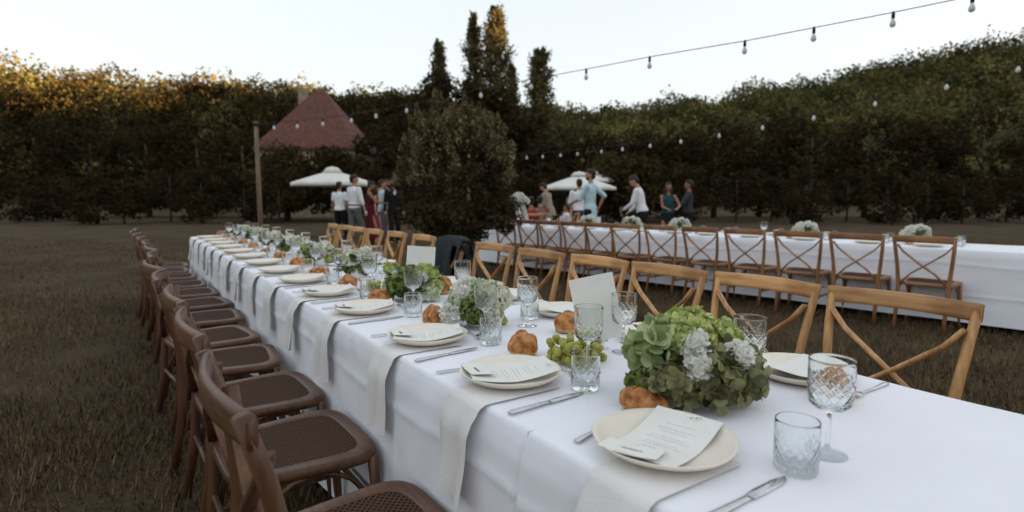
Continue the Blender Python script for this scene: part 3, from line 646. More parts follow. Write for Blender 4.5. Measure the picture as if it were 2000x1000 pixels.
def knife_mesh():
    mb = MB(); mb.tube([(-.115, 0, .0045), (-.108, 0, .005), (-.06, 0, .0045), (-.005, 0, .0042), (.005, 0, .004)], [(.0055, .0028), (.0085, .0036), (.0075, .0032), (.0062, .003), (.0085, .0016)], 10, power=.8)
    mb.tube([(.005, 0, .004), (.03, .0015, .004), (.085, .002, .0035), (.108, .0035, .003), (.118, .006, .0028)], [(.0085, .0012), (.0105, .001), (.0105, .0009), (.0065, .0008), (.001, .0006)], 8)
    return mb.mesh('table_knife', M['steel'])
def fork_mesh():
    mb = MB(); mb.tube([(-.105, 0, .005), (-.098, 0, .005), (-.04, 0, .004), (.02, 0, .006), (.04, 0, .009)], [(.006, .002), (.0082, .0022), (.005, .002), (.0038, .002), (.005, .0015)], 8)
    mb.tube([(.04, 0, .009), (.052, 0, .008), (.062, 0, .006)], [(.006, .0013), (.0115, .0012), (.0120, .0012)], 8)
    for y in (-.0098, -.0033, .0033, .0098): mb.tube([(.060, y, .0063), (.085, y, .004), (.105, y * .92, .009)], [(.0016, .001), (.0014, .0009), (.0007, .0006)], 6)
    return mb.mesh('table_fork', M['steel'])
def spoon_mesh():
    mb = MB(); mb.tube([(-.09, 0, .005), (-.083, 0, .005), (-.03, 0, .004), (.03, 0, .006)], [(.0055, .002), (.0075, .0022), (.0045, .002), (.003, .002)], 8)
    mb.ell((.056, 0, .007), (.029, .0185, .004), 14, 8); return mb.mesh('dessert_spoon', M['steel'])
def bread_mesh(seed, rx=.050, ry=.040, rz=.040):
    def fn(q):
        n = mnoise.noise(Vector((q.x * 2.2 + seed, q.y * 2.2, q.z * 2.2))) * .12 + abs(mnoise.noise(Vector((q.x * 4.5, q.y * 4.5 + seed, q.z * 4.5)))) * -.08 + mnoise.noise(Vector((q.x * 11, q.y * 11 + seed, q.z * 11))) * .018
        cutl = 0
        if q.z > 0: cutl = -.14 * math.exp(-((q.y + .3 * q.x + .12 * math.sin(4 * q.x + seed)) / .10) ** 2) + .07 * math.exp(-((q.y + .3 * q.x - .24) / .12) ** 2)
        k = 1 + n + cutl
        if q.z < -.55: k *= .62 / max(.62, -q.z) * .95
        return k
    mb = MB(); mb.ell((0, 0, rz * .62), (rx * 1.05, ry * 1.05, rz * 1.05), 60, 40, fn=fn)
    mb.v = [(x, y, max(z, .001)) for x, y, z in mb.v]; me = mb.mesh('bread_roll', [M['crust'], M['crumb']])
    for p in me.polygons:
        c = p.center; q = Vector((c.x / rx, c.y / ry, (c.z - rz * .62) / rz)).normalized()
        if q.z < -.25 or abs(q.y + .3 * q.x + .12 * math.sin(4 * q.x + seed)) < .11 and q.z > .2: p.material_index = 1
    return me
PLATE, TUMB, WINE, KNIFE, FORK, SPOON = plate_mesh(), tumbler_mesh(), wine_mesh(), knife_mesh(), fork_mesh(), spoon_mesh()
BREADS = [bread_mesh(s, *d) for s, d in ((1.3, (.047, .042, .044)), (4.1, (.044, .042, .045)), (7.7, (.058, .036, .036)))]

def napkin_mesh(seed, wdt=.145, hang=.235):
    rg = random.Random(seed); ph = rg.uniform(0, 6); path = [(.22, .0035), (.12, .0035), (.04, .0035), (.012, .0034), (.000, .0030), (-.010, -.004), (-.016, -.012), (-.020, -.02)]
    nh = 14
    path += [(-.024 - .014 * min(1, i / 3) - .085 * (hang * i / nh) - .002 * math.sin(i * .5 + ph), -.02 - (hang - .02) * i / nh) for i in range(1, nh + 1)]
    ny = 14; V = []
    for x, z in path:
        for j in range(ny + 1):
            y = -wdt / 2 + wdt * j / ny; d = max(0, -z)
            V.append((x - .006 * d / .1 * math.sin(j * .75 + ph) - (.006 if d else 0), y * (1 + .04 * math.sin(d * 9 + ph)) + .02 * d * math.sin(ph), z - .012 * d * (j / ny - .5) * math.cos(ph)))
    k = ny + 1; Fc = [(i * k + j, i * k + j + 1, (i + 1) * k + j + 1, (i + 1) * k + j) for i in range(len(path) - 1) for j in range(ny)]
    return MB().add(V, [tuple(reversed(f)) for f in Fc])
NAPKINS = []
for s in range(3):
    mb = napkin_mesh(s); NAPKINS.append(mb.mesh('napkin', M['napkin']))

def text_mesh(body, size, m):
    c = bpy.data.curves.new('lettering', 'FONT'); c.body = body; c.size = size; c.align_x = 'CENTER'; c.space_character = 1.5
    o = bpy.data.objects.new('lettering', c); col.objects.link(o); bpy.context.view_layer.update()
    me = bpy.data.meshes.new_from_object(o.evaluated_get(bpy.context.evaluated_depsgraph_get())); bpy.data.objects.remove(o); me.materials.clear(); me.materials.append(m); return me
MENU = text_mesh('MENU', .017, M['ink'])
def curve_z(x, y):   # menu sags into the plate, its far corner resting over the rim
    return .0135 + .016 * (abs(x) / .12) ** 2 + .010 * max(0, x / .12)
def menu_sheet(w, h, lift=0.0):
    mb = MB(); nx, ny = 12, 8; V = []
    for i in range(nx + 1):
        for j in range(ny + 1):
            x = -h / 2 + h * i / nx; y = -w / 2 + w * j / ny; V.append((x, y, curve_z(x, y) + lift))
    k = ny + 1; Fc = [(i * k + j, (i + 1) * k + j, (i + 1) * k + j + 1, i * k + j + 1) for i in range(nx) for j in range(ny)]
    n = len(V); V += [(x, y, z - .0006) for x, y, z in V]; Fc += [tuple(reversed([a + n for a in f])) for f in Fc]
    return mb.add(V, Fc)
MENUSHEET = menu_sheet(.140, .225).mesh('sheet', M['paper'])
def script_mesh():
    mb = MB(); rg = random.Random(5)
    for r, wd in [(.068, .05), (.050, .075), (.040, .06), (.020, .07), (.010, .085), (-.010, .06), (-.020, .075), (-.038, .055), (-.048, .07)]:
        y = -wd / 2
        while y < wd / 2:
            L = rg.uniform(.003, .009); mb.box((r, -(y + L / 2), curve_z(r, 0) + .0006), (.0011, L, .0002)); y += L + .0022
    return mb.mesh('text_lines', M['ink'])
SCRIPT = script_mesh()
menu_ink_faint = mat('faint_ink', (.70, .69, .65), rough=.9); SCRIPT.materials.clear(); SCRIPT.materials.append(menu_ink_faint)
def namecard_mesh():
    mb = MB(); V = []; nx = 8
    for i in range(nx + 1):
        y = -.055 + .11 * i / nx
        for x in (-.03, .03): V.append((x, y, .0015 + .004 * (y / .055) ** 2))
    Fc = [(2 * i, 2 * i + 1, 2 * i + 3, 2 * i + 2) for i in range(nx)]; n = len(V); V += [(x, y, z - .0008) for x, y, z in V]; Fc += [tuple(reversed([a + n for a in f])) for f in Fc]
    return mb.add(V, Fc).mesh('place_card', M['paper'])
NAMECARD = namecard_mesh()
def squiggle_mesh():
    mb = MB(); pts = [(.004 * math.sin(i * 1.15), .022 - .0011 * i, .0022) for i in range(40)]; mb.tube(pts, [.0005] * 40, 4); return mb.mesh('handwriting', M['ink'])
SQUIG = squiggle_mesh()

# ------------------------------------------------------------------ place settings on the near table
NEAR = [.683, 1.196, 1.693, 2.284, 2.80, 3.32, 3.84, 4.37, 4.9, 5.42, 5.95, 6.48, 7.0, 7.55]
FAR = {1.275: 'first place right of the tall standing card', .78: 'second place right of the tall standing card', 1.771: 'first place left of the tall standing card', 2.23: 'second place left of the tall standing card', 2.748: 'third place left of the tall standing card'}
FARREST = [3.3, 3.86, 4.4, 4.95, 5.5, 6.05, 6.6, 7.15, 7.65]
GREST = 'far down the near table, past its fifth place'
Z0 = TOP + .0015
sj = random.Random(21)
def put(name, me, w, u, rz, label, cat, group, z=0.0, yaw=YAW, kids=()):
    o = link(name, me, None, tl(w, u, Z0 + z, yaw), yaw + rz); return tag(o, label, cat, group)
def menu_at(w, u, rz, where):
    t = thing('menu_card', f'cream menu sheet on the plate at the {where}', 'menu', tl(w, u, Z0 + .0032 + .001), YAW + rz, 'menus lying on the plates')
    link('sheet', MENUSHEET, t); m = link('lettering', MENU, t, (.096, 0, curve_z(.096, 0) + .0010), (0, -R(10), -math.pi / 2)); link('text_lines', SCRIPT, t)
    c = thing('place_card', f'small name card lying on the menu at the {where}', 'name card', tl(w, u, Z0, YAW) + Matrix.Rotation(YAW + rz, 3, 'Z') @ Vector((-.088, .018, .027)), YAW + rz + R(9), 'name cards on the menus')
    c.rotation_euler = (0, R(6), YAW + rz + R(9)); link('card', NAMECARD, c); link('handwriting', SQUIG, c)
TUMB_N = {0: (.50, .95), 1: (1.033, .934), 2: (1.544, .975), 3: (2.092, .95), 4: (2.596, .942)}
WINE_N = {0: (.50, 1.06), 1: (1.131, 1.032), 2: (1.648, 1.02), 3: (2.229, 1.013), 4: (2.80, 1.03)}
BREAD_N = {0: (.838, .940, 2), 1: (1.373, .985, 0), 2: (1.907, .950, 1), 3: (2.473, .962, 2), 4: (2.93, .96, 0)}
for i, u in enumerate(NEAR):
    rest = i > 4; where = f'{ORD2[i]} near-edge place from the right'
    at_ = f'at the {where}'
    w = .818 + (0 if i < 5 else sj.uniform(-.01, .01)); raise_ = .003 if u < .87 else 0
    put('napkin', NAPKINS[i % 3], W0 - .0, u - .05, R(sj.uniform(-1.5, 1.5)), f'pale greige napkin hanging over the edge {at_}', 'napkin', 'napkins hanging from the near edge', raise_)
    p = put('dinner_plate', PLATE, w, u, sj.uniform(0, 6), f'round cream stoneware plate {at_}', 'plate', 'cream dinner plates', .0035 + raise_)
    rz = [R(14), R(-21), R(-22), R(-20), R(-12)][i] if i < 5 else R(sj.uniform(-25, 10))
    if not rest: menu_at(w, u, rz, where)
    elif i < 9:
        t = thing('menu_card', f'cream menu sheet on the plate at the {where}', 'menu', tl(w, u, Z0 + .0042), YAW + rz, 'menus lying on the plates'); link('sheet', MENUSHEET, t)
    ku = u - .193
    put('table_knife', KNIFE, .793, ku, R([0, 2, 6, 3, 2][i] if i < 5 else 2), f'steel table knife {at_}', 'knife', 'table knives')
    if i == 0: put('table_fork', FORK, .80, .824, R(15), f'steel table fork {at_}', 'fork', 'table forks', .003)
    elif not rest: put('table_fork', FORK, .785, u + .148, R(-6), f'steel table fork {at_}', 'fork', 'table forks')
    if 0 < i < 5: put('dessert_spoon', SPOON, .985, u - .02, R(-90), f'small steel spoon above the plate {at_}', 'spoon', 'dessert spoons')
    tu, tw = TUMB_N.get(i, (u - .17, .945)); 
    put('tumbler', TUMB, tw, tu, sj.uniform(0, 6), f'short cut-glass tumbler {at_}', 'tumbler', 'cut-glass tumblers on the near table')
    wu, ww = WINE_N.get(i, (u - .05, 1.03))
    put('wine_glass', WINE, ww, wu, sj.uniform(0, 6), f'stemmed cut-glass wine glass {at_}', 'wine glass', 'cut-glass wine glasses on the near table')
    bu, bw, bk = BREAD_N.get(i, (u + .17, .96, i % 3))
    put('bread_roll', BREADS[bk], bw, bu, [R(-65), R(20), R(50), R(-30), .3][i] if i < 5 else sj.uniform(0, 6), f'crusty brown bread roll {at_}', 'bread roll', 'bread rolls on the near table', raise_)
for k, (u, where) in enumerate(list(FAR.items()) + [(u, None) for u in FARREST]):
    at_ = f'at the {where}' if where else f'at the {ORD2[k - 2]} place left of the tall standing card'; w = 1.475
    put('dinner_plate', PLATE, w, u, sj.uniform(0, 6), f'round cream stoneware plate {at_}', 'plate', 'cream dinner plates', .001)
    if where:
        t = thing('menu_card', f'cream menu sheet on the plate at the {where}', 'menu', tl(w, u, Z0 + .004), YAW + math.pi + R(sj.uniform(-20, 10)), 'menus lying on the plates'); link('sheet', MENUSHEET, t)
        put('table_knife', KNIFE, 1.50, u + .185, math.pi, f'steel table knife {at_}', 'knife', 'table knives')
        put('table_fork', FORK, 1.49, u - .165, math.pi, f'steel table fork {at_}', 'fork', 'table forks')
    tw, tu = (1.305, 1.775) if u == 1.771 else (1.345, u + .13)
    if u != 1.275: put('tumbler', TUMB, tw, tu, sj.uniform(0, 6), f'short cut-glass tumbler {at_}', 'tumbler', 'cut-glass tumblers on the near table')
    ww, wu = {1.275: (1.262, 1.222), 1.771: (1.228, 1.684), 2.23: (1.30, 2.30)}.get(u, (1.27, u + .02))
    put('wine_glass', WINE, ww, wu, sj.uniform(0, 6), f'stemmed cut-glass wine glass {at_}', 'wine glass', 'cut-glass wine glasses on the near table')
    bw, bu = {1.275: (1.29, 1.525), 2.23: (1.30, 2.52)}.get(u, (1.35, u - .15))
    if u != 1.771: put('bread_roll', BREADS[k % 3], bw, bu, sj.uniform(0, 6), f'crusty brown bread roll {at_}', 'bread roll', 'bread rolls on the near table')

# ------------------------------------------------------------------ grapes, figs, standing cards
def grapes(w, u, n, spread, label, seed):
    rg = random.Random(seed); t = thing('grape_bunch', label, 'grapes', tl(w, u, Z0), YAW, 'bunches of green grapes')
    g = MB().ell((0, 0, 0), (.0125, .0115, .0135), 14, 10).mesh('grape', M['grape']); pts = []
    tries = 0
    while len(pts) < n and tries < 6000:
        tries += 1
        x, y = rg.uniform(-1, 1), rg.uniform(-1, 1)
        if x * x + y * y > 1: continue
        x *= spread[0]; y *= spread[1]
        z = .0122
        for q in pts:
            d2 = (q[0] - x) ** 2 + (q[1] - y) ** 2
            if d2 < .0225 ** 2: z = max(z, q[2] + math.sqrt(max(0, .0225 ** 2 - d2)))
        if z < .056: pts.append((x, y, z))
    for p in pts: link('grape', g, t, p, (rg.uniform(-1, 1), rg.uniform(-1, 1), rg.uniform(0, 3)))
    mb = MB(); mb.tube([(0, -spread[1] * .9, .02), (.005, 0, .032), (-.004, spread[1] * .7, .05), (-.01, spread[1] * 1.05, .058)], [.0018, .0025, .0025, .003], 6)
    for p in pts[::3]: mb.tube([(0, p[1] * .8, .03), p], [.0012, .001], 5)
    mb.build('stalk', M['brown_stem'], t)
grapes(1.080, 1.240, 64, (.088, .080), 'bunch of green grapes in front of the tall standing card', 3)
grapes(1.02, 2.66, 34, (.045, .075), 'bunch of green grapes left of the second bouquet', 5)
grapes(1.05, 4.1, 30, (.045, .07), 'bunch of green grapes far down the near table', 8)
def fig(w, u, label):
    me = MB().lathe([(0, 0), (.010, .001), (.0165, .008), (.0175, .015), (.013, .026), (.006, .033), (.003, .038), (0, .039)], 18).mesh('fruit', M['grape']); t = thing('green_fig', label, 'fig', tl(w, u, Z0), YAW); link('fruit', me, t)
    MB().tube([(0, 0, .037), (.002, 0, .044)], [.0022, .0018], 6).build('stem', M['stem'], t)
fig(1.165, 1.752, 'single green fig on the cloth right of the fluffy white-green bouquet')

def stand_card(p, rz, roll, lean, label):
    t = thing('standing_card', label, 'table card', (p[0], p[1], Z0), rz, 'tall cards standing on the near table')
    mb = MB(); q = Matrix.Rotation(lean, 3, 'X') @ Matrix.Rotation(roll, 3, 'Y')
    mb.box(q @ Vector((0, 0, .105)) + Vector((0, 0, .024)), (.148, .0012, .21), rot=q); mb.build('card', M['paper'], t, False)
    h = MB(); h.lathe([(0, 0), (.016, 0), (.016, .002), (.006, .005), (.003, .008), (.003, .024), (0, .024)], 16, c=(.0, -.012, 0)); h.tube([(-.012, -.012, .024), (.012, -.012, .024)], [.0022, .0022], 6)
    for s in (-1, 1): h.tube([(s * .012, -.012, .024), (s * .012, -.011, .033)], [.003, .0012], 6); h.tube([(s * .008, -.012, .022), (s * .008, .008, .026)], [.0016, .0016], 5)
    h.build('holder', M['steel'], t)
stand_card((.292, 1.775), R(8), R(-10), R(-7), 'tall blank white card in a small metal holder behind the grapes')
stand_card((-.478, 2.86), R(-5), R(3), R(-7), 'tall blank white card behind the second bouquet')

# ------------------------------------------------------------------ bouquets
def frames(nr, rg):
    a = unit(np.cross(nr, rg.normal(size=nr.shape))); return a, np.cross(nr, a)
def head_mesh(rg, c, rad, nfl, petal, cup=.3, lo=-.45, mats=None, ruffle=0.0):
    """a flower head of four-petalled florets over a dark core"""
    k = np.arange(nfl) + .5; z = 1 - (1 - lo) * k / nfl; ph = k * 2.39996; rr = np.sqrt(np.maximum(0, 1 - z * z))
    nr = np.stack([rr * np.cos(ph), rr * np.sin(ph), z], 1); nr = unit(nr + rg.normal(size=nr.shape) * .12)
    rad = np.asarray(rad); P = np.asarray(c) + nr * rad * rg.uniform(.88, 1.06, (nfl, 1)); nn = unit(nr + rg.normal(size=nr.shape) * .28); a, b = frames(nn, rg); Vs = []
    for q in range(4):
        d = (a * math.cos(q * math.pi / 2) + b * math.sin(q * math.pi / 2)); s = (-a * math.sin(q * math.pi / 2) + b * math.cos(q * math.pi / 2)); L = petal * rg.uniform(.8, 1.2, (nfl, 1))
        u1 = cup * rg.uniform(.4, 1.4, (nfl, 1)); ring = []
        for lx, ly in ((.03, 0), (.28, .33), (.58, .50), (.86, .38), (.97, 0), (.86, -.38), (.58, -.50), (.28, -.33)):
            ring.append(P + d * L * lx + s * L * ly + nn * L * (u1 * lx ** 1.6 + .25 * u1 * abs(ly) + ruffle * rg.normal(size=(nfl, 1)) * lx))
        ring.append(P + d * L * .55 + nn * L * u1 * .20); Vs.append(np.stack(ring, 1))
    V = np.concatenate(Vs).reshape(-1, 3); n = 4 * nfl; I = np.arange(n)[:, None] * 9
    Fq = np.concatenate([I + np.array([[q, (q + 1) % 8, 8]]) for q in range(8)]); mi = np.zeros(len(Fq), int)
    core = MB().ell((0, 0, 0), (1, 1, 1), 14, 9); Vc = np.asarray(core.v) * rad * .84 + np.asarray(c); Fc = np.asarray([t for f in core.f for t in ((f[0], f[1], f[2]), (f[0], f[2], f[3]))]) + len(V)
    return np_mesh('flower_head', np.concatenate([V, Vc]), np.concatenate([Fq, Fc]), mats, smooth=True, mi=np.concatenate([mi, np.ones(len(Fc), int)]))
def rose_mesh(seed, r=.03):
    rg = random.Random(seed); mb = MB()
    for ring, (n, rr, h, op) in enumerate([(3, .18, .95, .05), (4, .36, .98, .18), (5, .58, .92, .38), (6, .80, .78, .62), (7, 1.0, .56, .95)]):
        for i in range(n):
            a0 = 2 * math.pi * (i + .5 * ring + rg.uniform(-.1, .1)) / n; wd = 2 * math.pi / n * .72; V = []
            for a in range(7):
                for b in range(5):
                    t = a / 6 * 2 - 1; s = b / 4; an = a0 + t * wd; edge = 1 - .16 * t * t
                    R_ = r * (rr * (.35 + .65 * math.sin(s * 1.5)) + op * .35 * s ** 3); V.append((R_ * math.cos(an), R_ * math.sin(an), r * (h * 1.25 * s * edge - .35) + r * .03 * math.sin(5 * t + i)))
            mb.add(V, [(p * 5 + q, p * 5 + q + 1, (p + 1) * 5 + q + 1, (p + 1) * 5 + q) for p in range(6) for q in range(4)])
    return mb.mesh('rose', M['white_petal'])
ROSE = head_mesh(np.random.default_rng(4), (0, 0, 0), (.027, .027, .022), 46, .0165, .75, lo=-.35, mats=[M['white_petal'], M['white_petal']], ruffle=.14)
def leafblade(L=.05, w=.022, m='green_leaf'):
    V = []; n = 6
    for i in range(n + 1):
        s = i / n; ww = w * math.sin(math.pi * s ** .8) * (1 - .15 * s); V += [(s * L, -ww, .004 * math.sin(s * 3)), (s * L, 0, -.003), (s * L, ww, .004 * math.sin(s * 3))]
    return MB().add(V, [f for i in range(n) for f in ((3 * i, 3 * i + 1, 3 * i + 4, 3 * i + 3), (3 * i + 1, 3 * i + 2, 3 * i + 5, 3 * i + 4))]).mesh('leaf', M[m])
LEAF = leafblade()
def outward(d, spin=0.0): return Vector(d).to_track_quat('Z', 'Y').to_euler()
def bouquet(w, u, label, heads, roses, nleaf, lr, seed, yaw=YAW, group='low hydrangea bouquets', vase=(.055, .07), z=None, world=None, detail=1.0):
    rg = np.random.default_rng(seed); p = world if world is not None else tl(w, u, Z0, yaw)
    t = thing('bouquet', label, 'bouquet', p, 0, group)
    r, h = vase; MB().lathe([(0, 0), (r * .8, 0), (r, h * .4), (r * .95, h), (r * .88, h), (r * .85, h * .3), (0, h * .15)], 24).build('vase', M['ceramic'], t)
    for c, rad, nfl, pet, m, cupv in heads: link('flower_head', head_mesh(rg, (0, 0, 0), rad, int(nfl * detail), pet, cupv, mats=[M[m], M['core']], ruffle=.06), t, c)
    for c, s in roses: link('rose', ROSE, t, c, outward((c[0], c[1], max(.05, c[2] - .05)), 0), (s, s, s))
    for i in range(nleaf):
        a = rg.uniform(0, 6.28); e = rg.uniform(-.15, .75); d = Vector((math.cos(a) * math.cos(e), math.sin(a) * math.cos(e), math.sin(e)))
        o = link('leaf', LEAF, t, (d.x * lr * .82, d.y * lr * .82, max(.012, .075 + d.z * lr * .75)), d.to_track_quat('X', 'Z').to_euler()); k = rg.uniform(.7, 1.25); o.scale = (k, k, k)
    return t
# all bouquet coordinates are in world axes (x right, y away) round the vase
bouquet(1.085, .835, 'big dusty-green bouquet with lime and white flowers by the rightmost roll', [
    ((-.01, .00, .165), (.072, .065, .050), 120, .018, 'hyd_lime', .35), ((-.025, -.05, .150), (.052, .045, .042), 90, .016, 'hyd_lime', .35), ((-.088, -.03, .125), (.050, .045, .055), 30, .032, 'hyd_sage', .8),
    ((-.055, -.075, .062), (.062, .05, .055), 56, .027, 'hyd_dusty', .45), ((.025, -.085, .075), (.066, .05, .062), 60, .027, 'hyd_dusty', .45), ((-.095, -.035, .05), (.045, .045, .045), 38, .028, 'hyd_green', .45),
    ((.09, -.03, .075), (.065, .06, .065), 58, .027, 'hyd_dusty', .45), ((.075, .04, .13), (.06, .06, .05), 90, .019, 'hyd_lime', .35), ((0, .08, .09), (.075, .06, .07), 40, .035, 'hyd_green', .4)],
    [((-.020, -.082, .156), .85), ((-.018, -.112, .112), .75), ((.085, -.08, .13), .85), ((-.105, -.085, .03), .5)], 14, .115, 1)
bouquet(1.085, 1.800, 'fluffy white and moss-green hydrangea bouquet in the middle of the near table', [
    ((.055, -.01, .105), (.062, .060, .062), 230, .0125, 'hyd_cream', .35), ((-.01, -.06, .062), (.058, .050, .056), 330, .0085, 'hyd_green', .35), ((.045, -.055, .055), (.045, .042, .05), 170, .0115, 'hyd_cream', .35),
    ((-.055, .0, .095), (.058, .055, .055), 210, .0115, 'hyd_pale', .35), ((-.085, -.03, .05), (.042, .042, .045), 130, .0125, 'hyd_pale', .35), ((.0, .03, .115), (.06, .055, .05), 200, .0125, 'hyd_pale', .35)],
    [((-.08, -.065, .045), .95), ((-.108, -.03, .035), .85), ((-.045, .05, .145), .95), ((-.075, .04, .128), .85), ((-.105, .01, .07), .8), ((-.06, -.03, .125), .8), ((-.112, -.05, .06), .8)], 7, .10, 2)
bouquet(1.115, 2.44, 'green bouquet with pale blossoms behind the third tumbler', [
    ((.055, .0, .12), (.052, .05, .045), 130, .016, 'hyd_lime', .35), ((.085, -.015, .075), (.05, .05, .055), 120, .016, 'hyd_lime', .35), ((.02, -.05, .065), (.055, .045, .055), 40, .030, 'hyd_dusty', .45), ((-.05, -.045, .06), (.055, .05, .052), 36, .030, 'hyd_green', .45),
    ((-.08, .0, .075), (.05, .05, .05), 50, .026, 'hyd_pale', .45), ((-.02, .02, .10), (.06, .06, .05), 60, .022, 'hyd_green', .4), ((.075, -.05, .045), (.045, .04, .042), 50, .022, 'hyd_pale', .4)],
    [((-.085, -.02, .10), .7), ((.05, -.06, .105), .75), ((.055, -.085, .03), .55)], 36, .115, 3)
bouquet(1.13, 3.25, 'white and green bouquet at the left edge beside the fifth place', [
    ((.02, -.02, .13), (.055, .05, .05), 150, .015, 'hyd_cream', .35), ((.055, -.03, .07), (.05, .05, .055), 170, .011, 'hyd_green', .35), ((-.04, -.03, .12), (.05, .05, .05), 120, .016, 'hyd_cream', .35), ((-.03, .0, .07), (.06, .06, .06), 120, .013, 'hyd_green', .35)],
    [((.05, -.02, .165), .85), ((.08, -.03, .125), .8), ((-.01, -.07, .12), .8)], 22, .11, 4)
BQ = None
for i, u in enumerate((4.05, 4.85, 5.6, 6.4, 7.2)):
    bouquet(1.14, u, f'small white-green bouquet, {ORD[i]} past the left-edge bouquet down the near table', [((.03, -.02, .115), (.055, .05, .05), 70, .018, 'hyd_cream', .35), ((-.05, -.02, .08), (.055, .05, .055), 70, .018, 'hyd_green', .35), ((.06, .0, .06), (.05, .05, .05), 60, .018, 'hyd_lime', .35)], [((.0, -.06, .13), .9), ((-.05, .03, .13), .9)], 14, .10, 30 + i)
# a single green blossom stem lying beyond the fourth glass
t = thing('flower_stem', 'single lime hydrangea blossom on a stem leaning out left of the standing card', 'flower', at(762, 520, 3.0).xy.to_3d() + Vector((0, 0, Z0)))
link('flower_head', head_mesh(np.random.default_rng(9), (0, 0, 0), (.032, .032, .03), 60, .014, .35, mats=[M['hyd_lime'], M['core']]), t, (0, 0, .10)); MB().tube([(.10, -.03, .004), (.05, -.012, .03), (0, 0, .09)], [.003, .003, .0025], 6).build('stem', M['stem'], t)

# ------------------------------------------------------------------ far table dressing
FN, FP = 7.15, FYAW
fj = random.Random(12)
for k, v in enumerate((7.3, 6.8, 6.25, 5.7, 5.2, 4.7, 4.2, 3.7, 3.1, 2.5, 1.9, 1.3)):
    for wd in (6.84, 7.47):
        q = put('dinner_plate', PLATE, wd, v + fj.uniform(-.05, .05), 0, f'cream plate on the far table, {"front" if wd < 7 else "back"} row, {ordinal(k + 1)} from the left', 'plate', 'plates on the far table', .001, FYAW)
        put('tumbler', TUMB, wd + (.17 if wd < 7 else -.17), v - .18 + fj.uniform(-.04, .04), 0, f'small tumbler on the far table, {"front" if wd < 7 else "back"} row, {ordinal(k + 1)} from the left', 'tumbler', 'tumblers on the far table', 0, FYAW)
    if k % 2: put('bread_roll', BREADS[k % 3], 6.98, v + .2, fj.uniform(0, 6), f'brown bread roll on the far table, {ordinal((k + 1) // 2)} from the left', 'bread roll', 'bread rolls on the far table', 0, FYAW)
    if k in (1, 4, 6, 8): put('wine_glass', WINE, 7.05, v - .05, 0, f'clear wine glass on the far table, {ordinal((1, 4, 6, 8).index(k) + 1)} from the left', 'wine glass', 'wine glasses on the far table', 0, FYAW)
FB = [((.0, 0, .10), (.07, .06, .06), 60, .028, 'hyd_green', .4), ((-.08, 0, .09), (.06, .06, .06), 60, .026, 'hyd_cream', .4), ((.085, 0, .08), (.06, .06, .06), 60, .026, 'hyd_cream', .4)]
for v, lab in ((5.95, 'white and green bouquet on the far table above its second visible chair'), (5.1, 'large white and green bouquet on the far table below the man in pale blue'), (4.28, 'white-flowered bouquet on the far table below the man in the white shirt'), (2.6, 'white and green bouquet on the far table toward its right end'), (1.5, 'last white and green bouquet on the far table at its right end')):
    bouquet(FN, v, lab, FB, [((-.09, -.05, .15), 1.2), ((.07, -.05, .14), 1.2), ((.0, -.06, .17), 1.1)], 16, .13, int(v * 10), FYAW, 'bouquets on the far table')
# tall white vase with roses on the left end of the far table
p = at(1013, 437, 10.3); t = thing('tall_vase', 'tall white vase overflowing with white roses on the far table beside the shrub', 'vase', (p.x, p.y, Z0))
MB().lathe([(0, 0), (.055, 0), (.06, .01), (.052, .06), (.05, .30), (.06, .36), (.052, .36), (.045, .05), (0, .03)], 24).build('vase', M['ceramic'], t)
rg = np.random.default_rng(77)
for i in range(22):
    a = i * 2.4; e = .15 + 1.2 * (i / 22); d = Vector((math.cos(a) * math.cos(e), math.sin(a) * math.cos(e), math.sin(e))); q = rg.uniform(.10, .18); link('rose', ROSE, t, (d.x * q * .95, d.y * q * .95, .40 + d.z * q * .9), outward(d), (rg.uniform(.9, 1.6),) * 3)
for i in range(7): link('rose', ROSE, t, (.07 + .012 * i, -.03, .36 - .045 * i), outward((1, -.6, .1)), (1.1,) * 3)
for i in range(16):
    a = i * 1.9; d = Vector((math.cos(a), math.sin(a), .2)); link('leaf', LEAF, t, (d.x * .08, d.y * .08, .36), d.to_track_quat('X', 'Z').to_euler(), (1.8,) * 3)

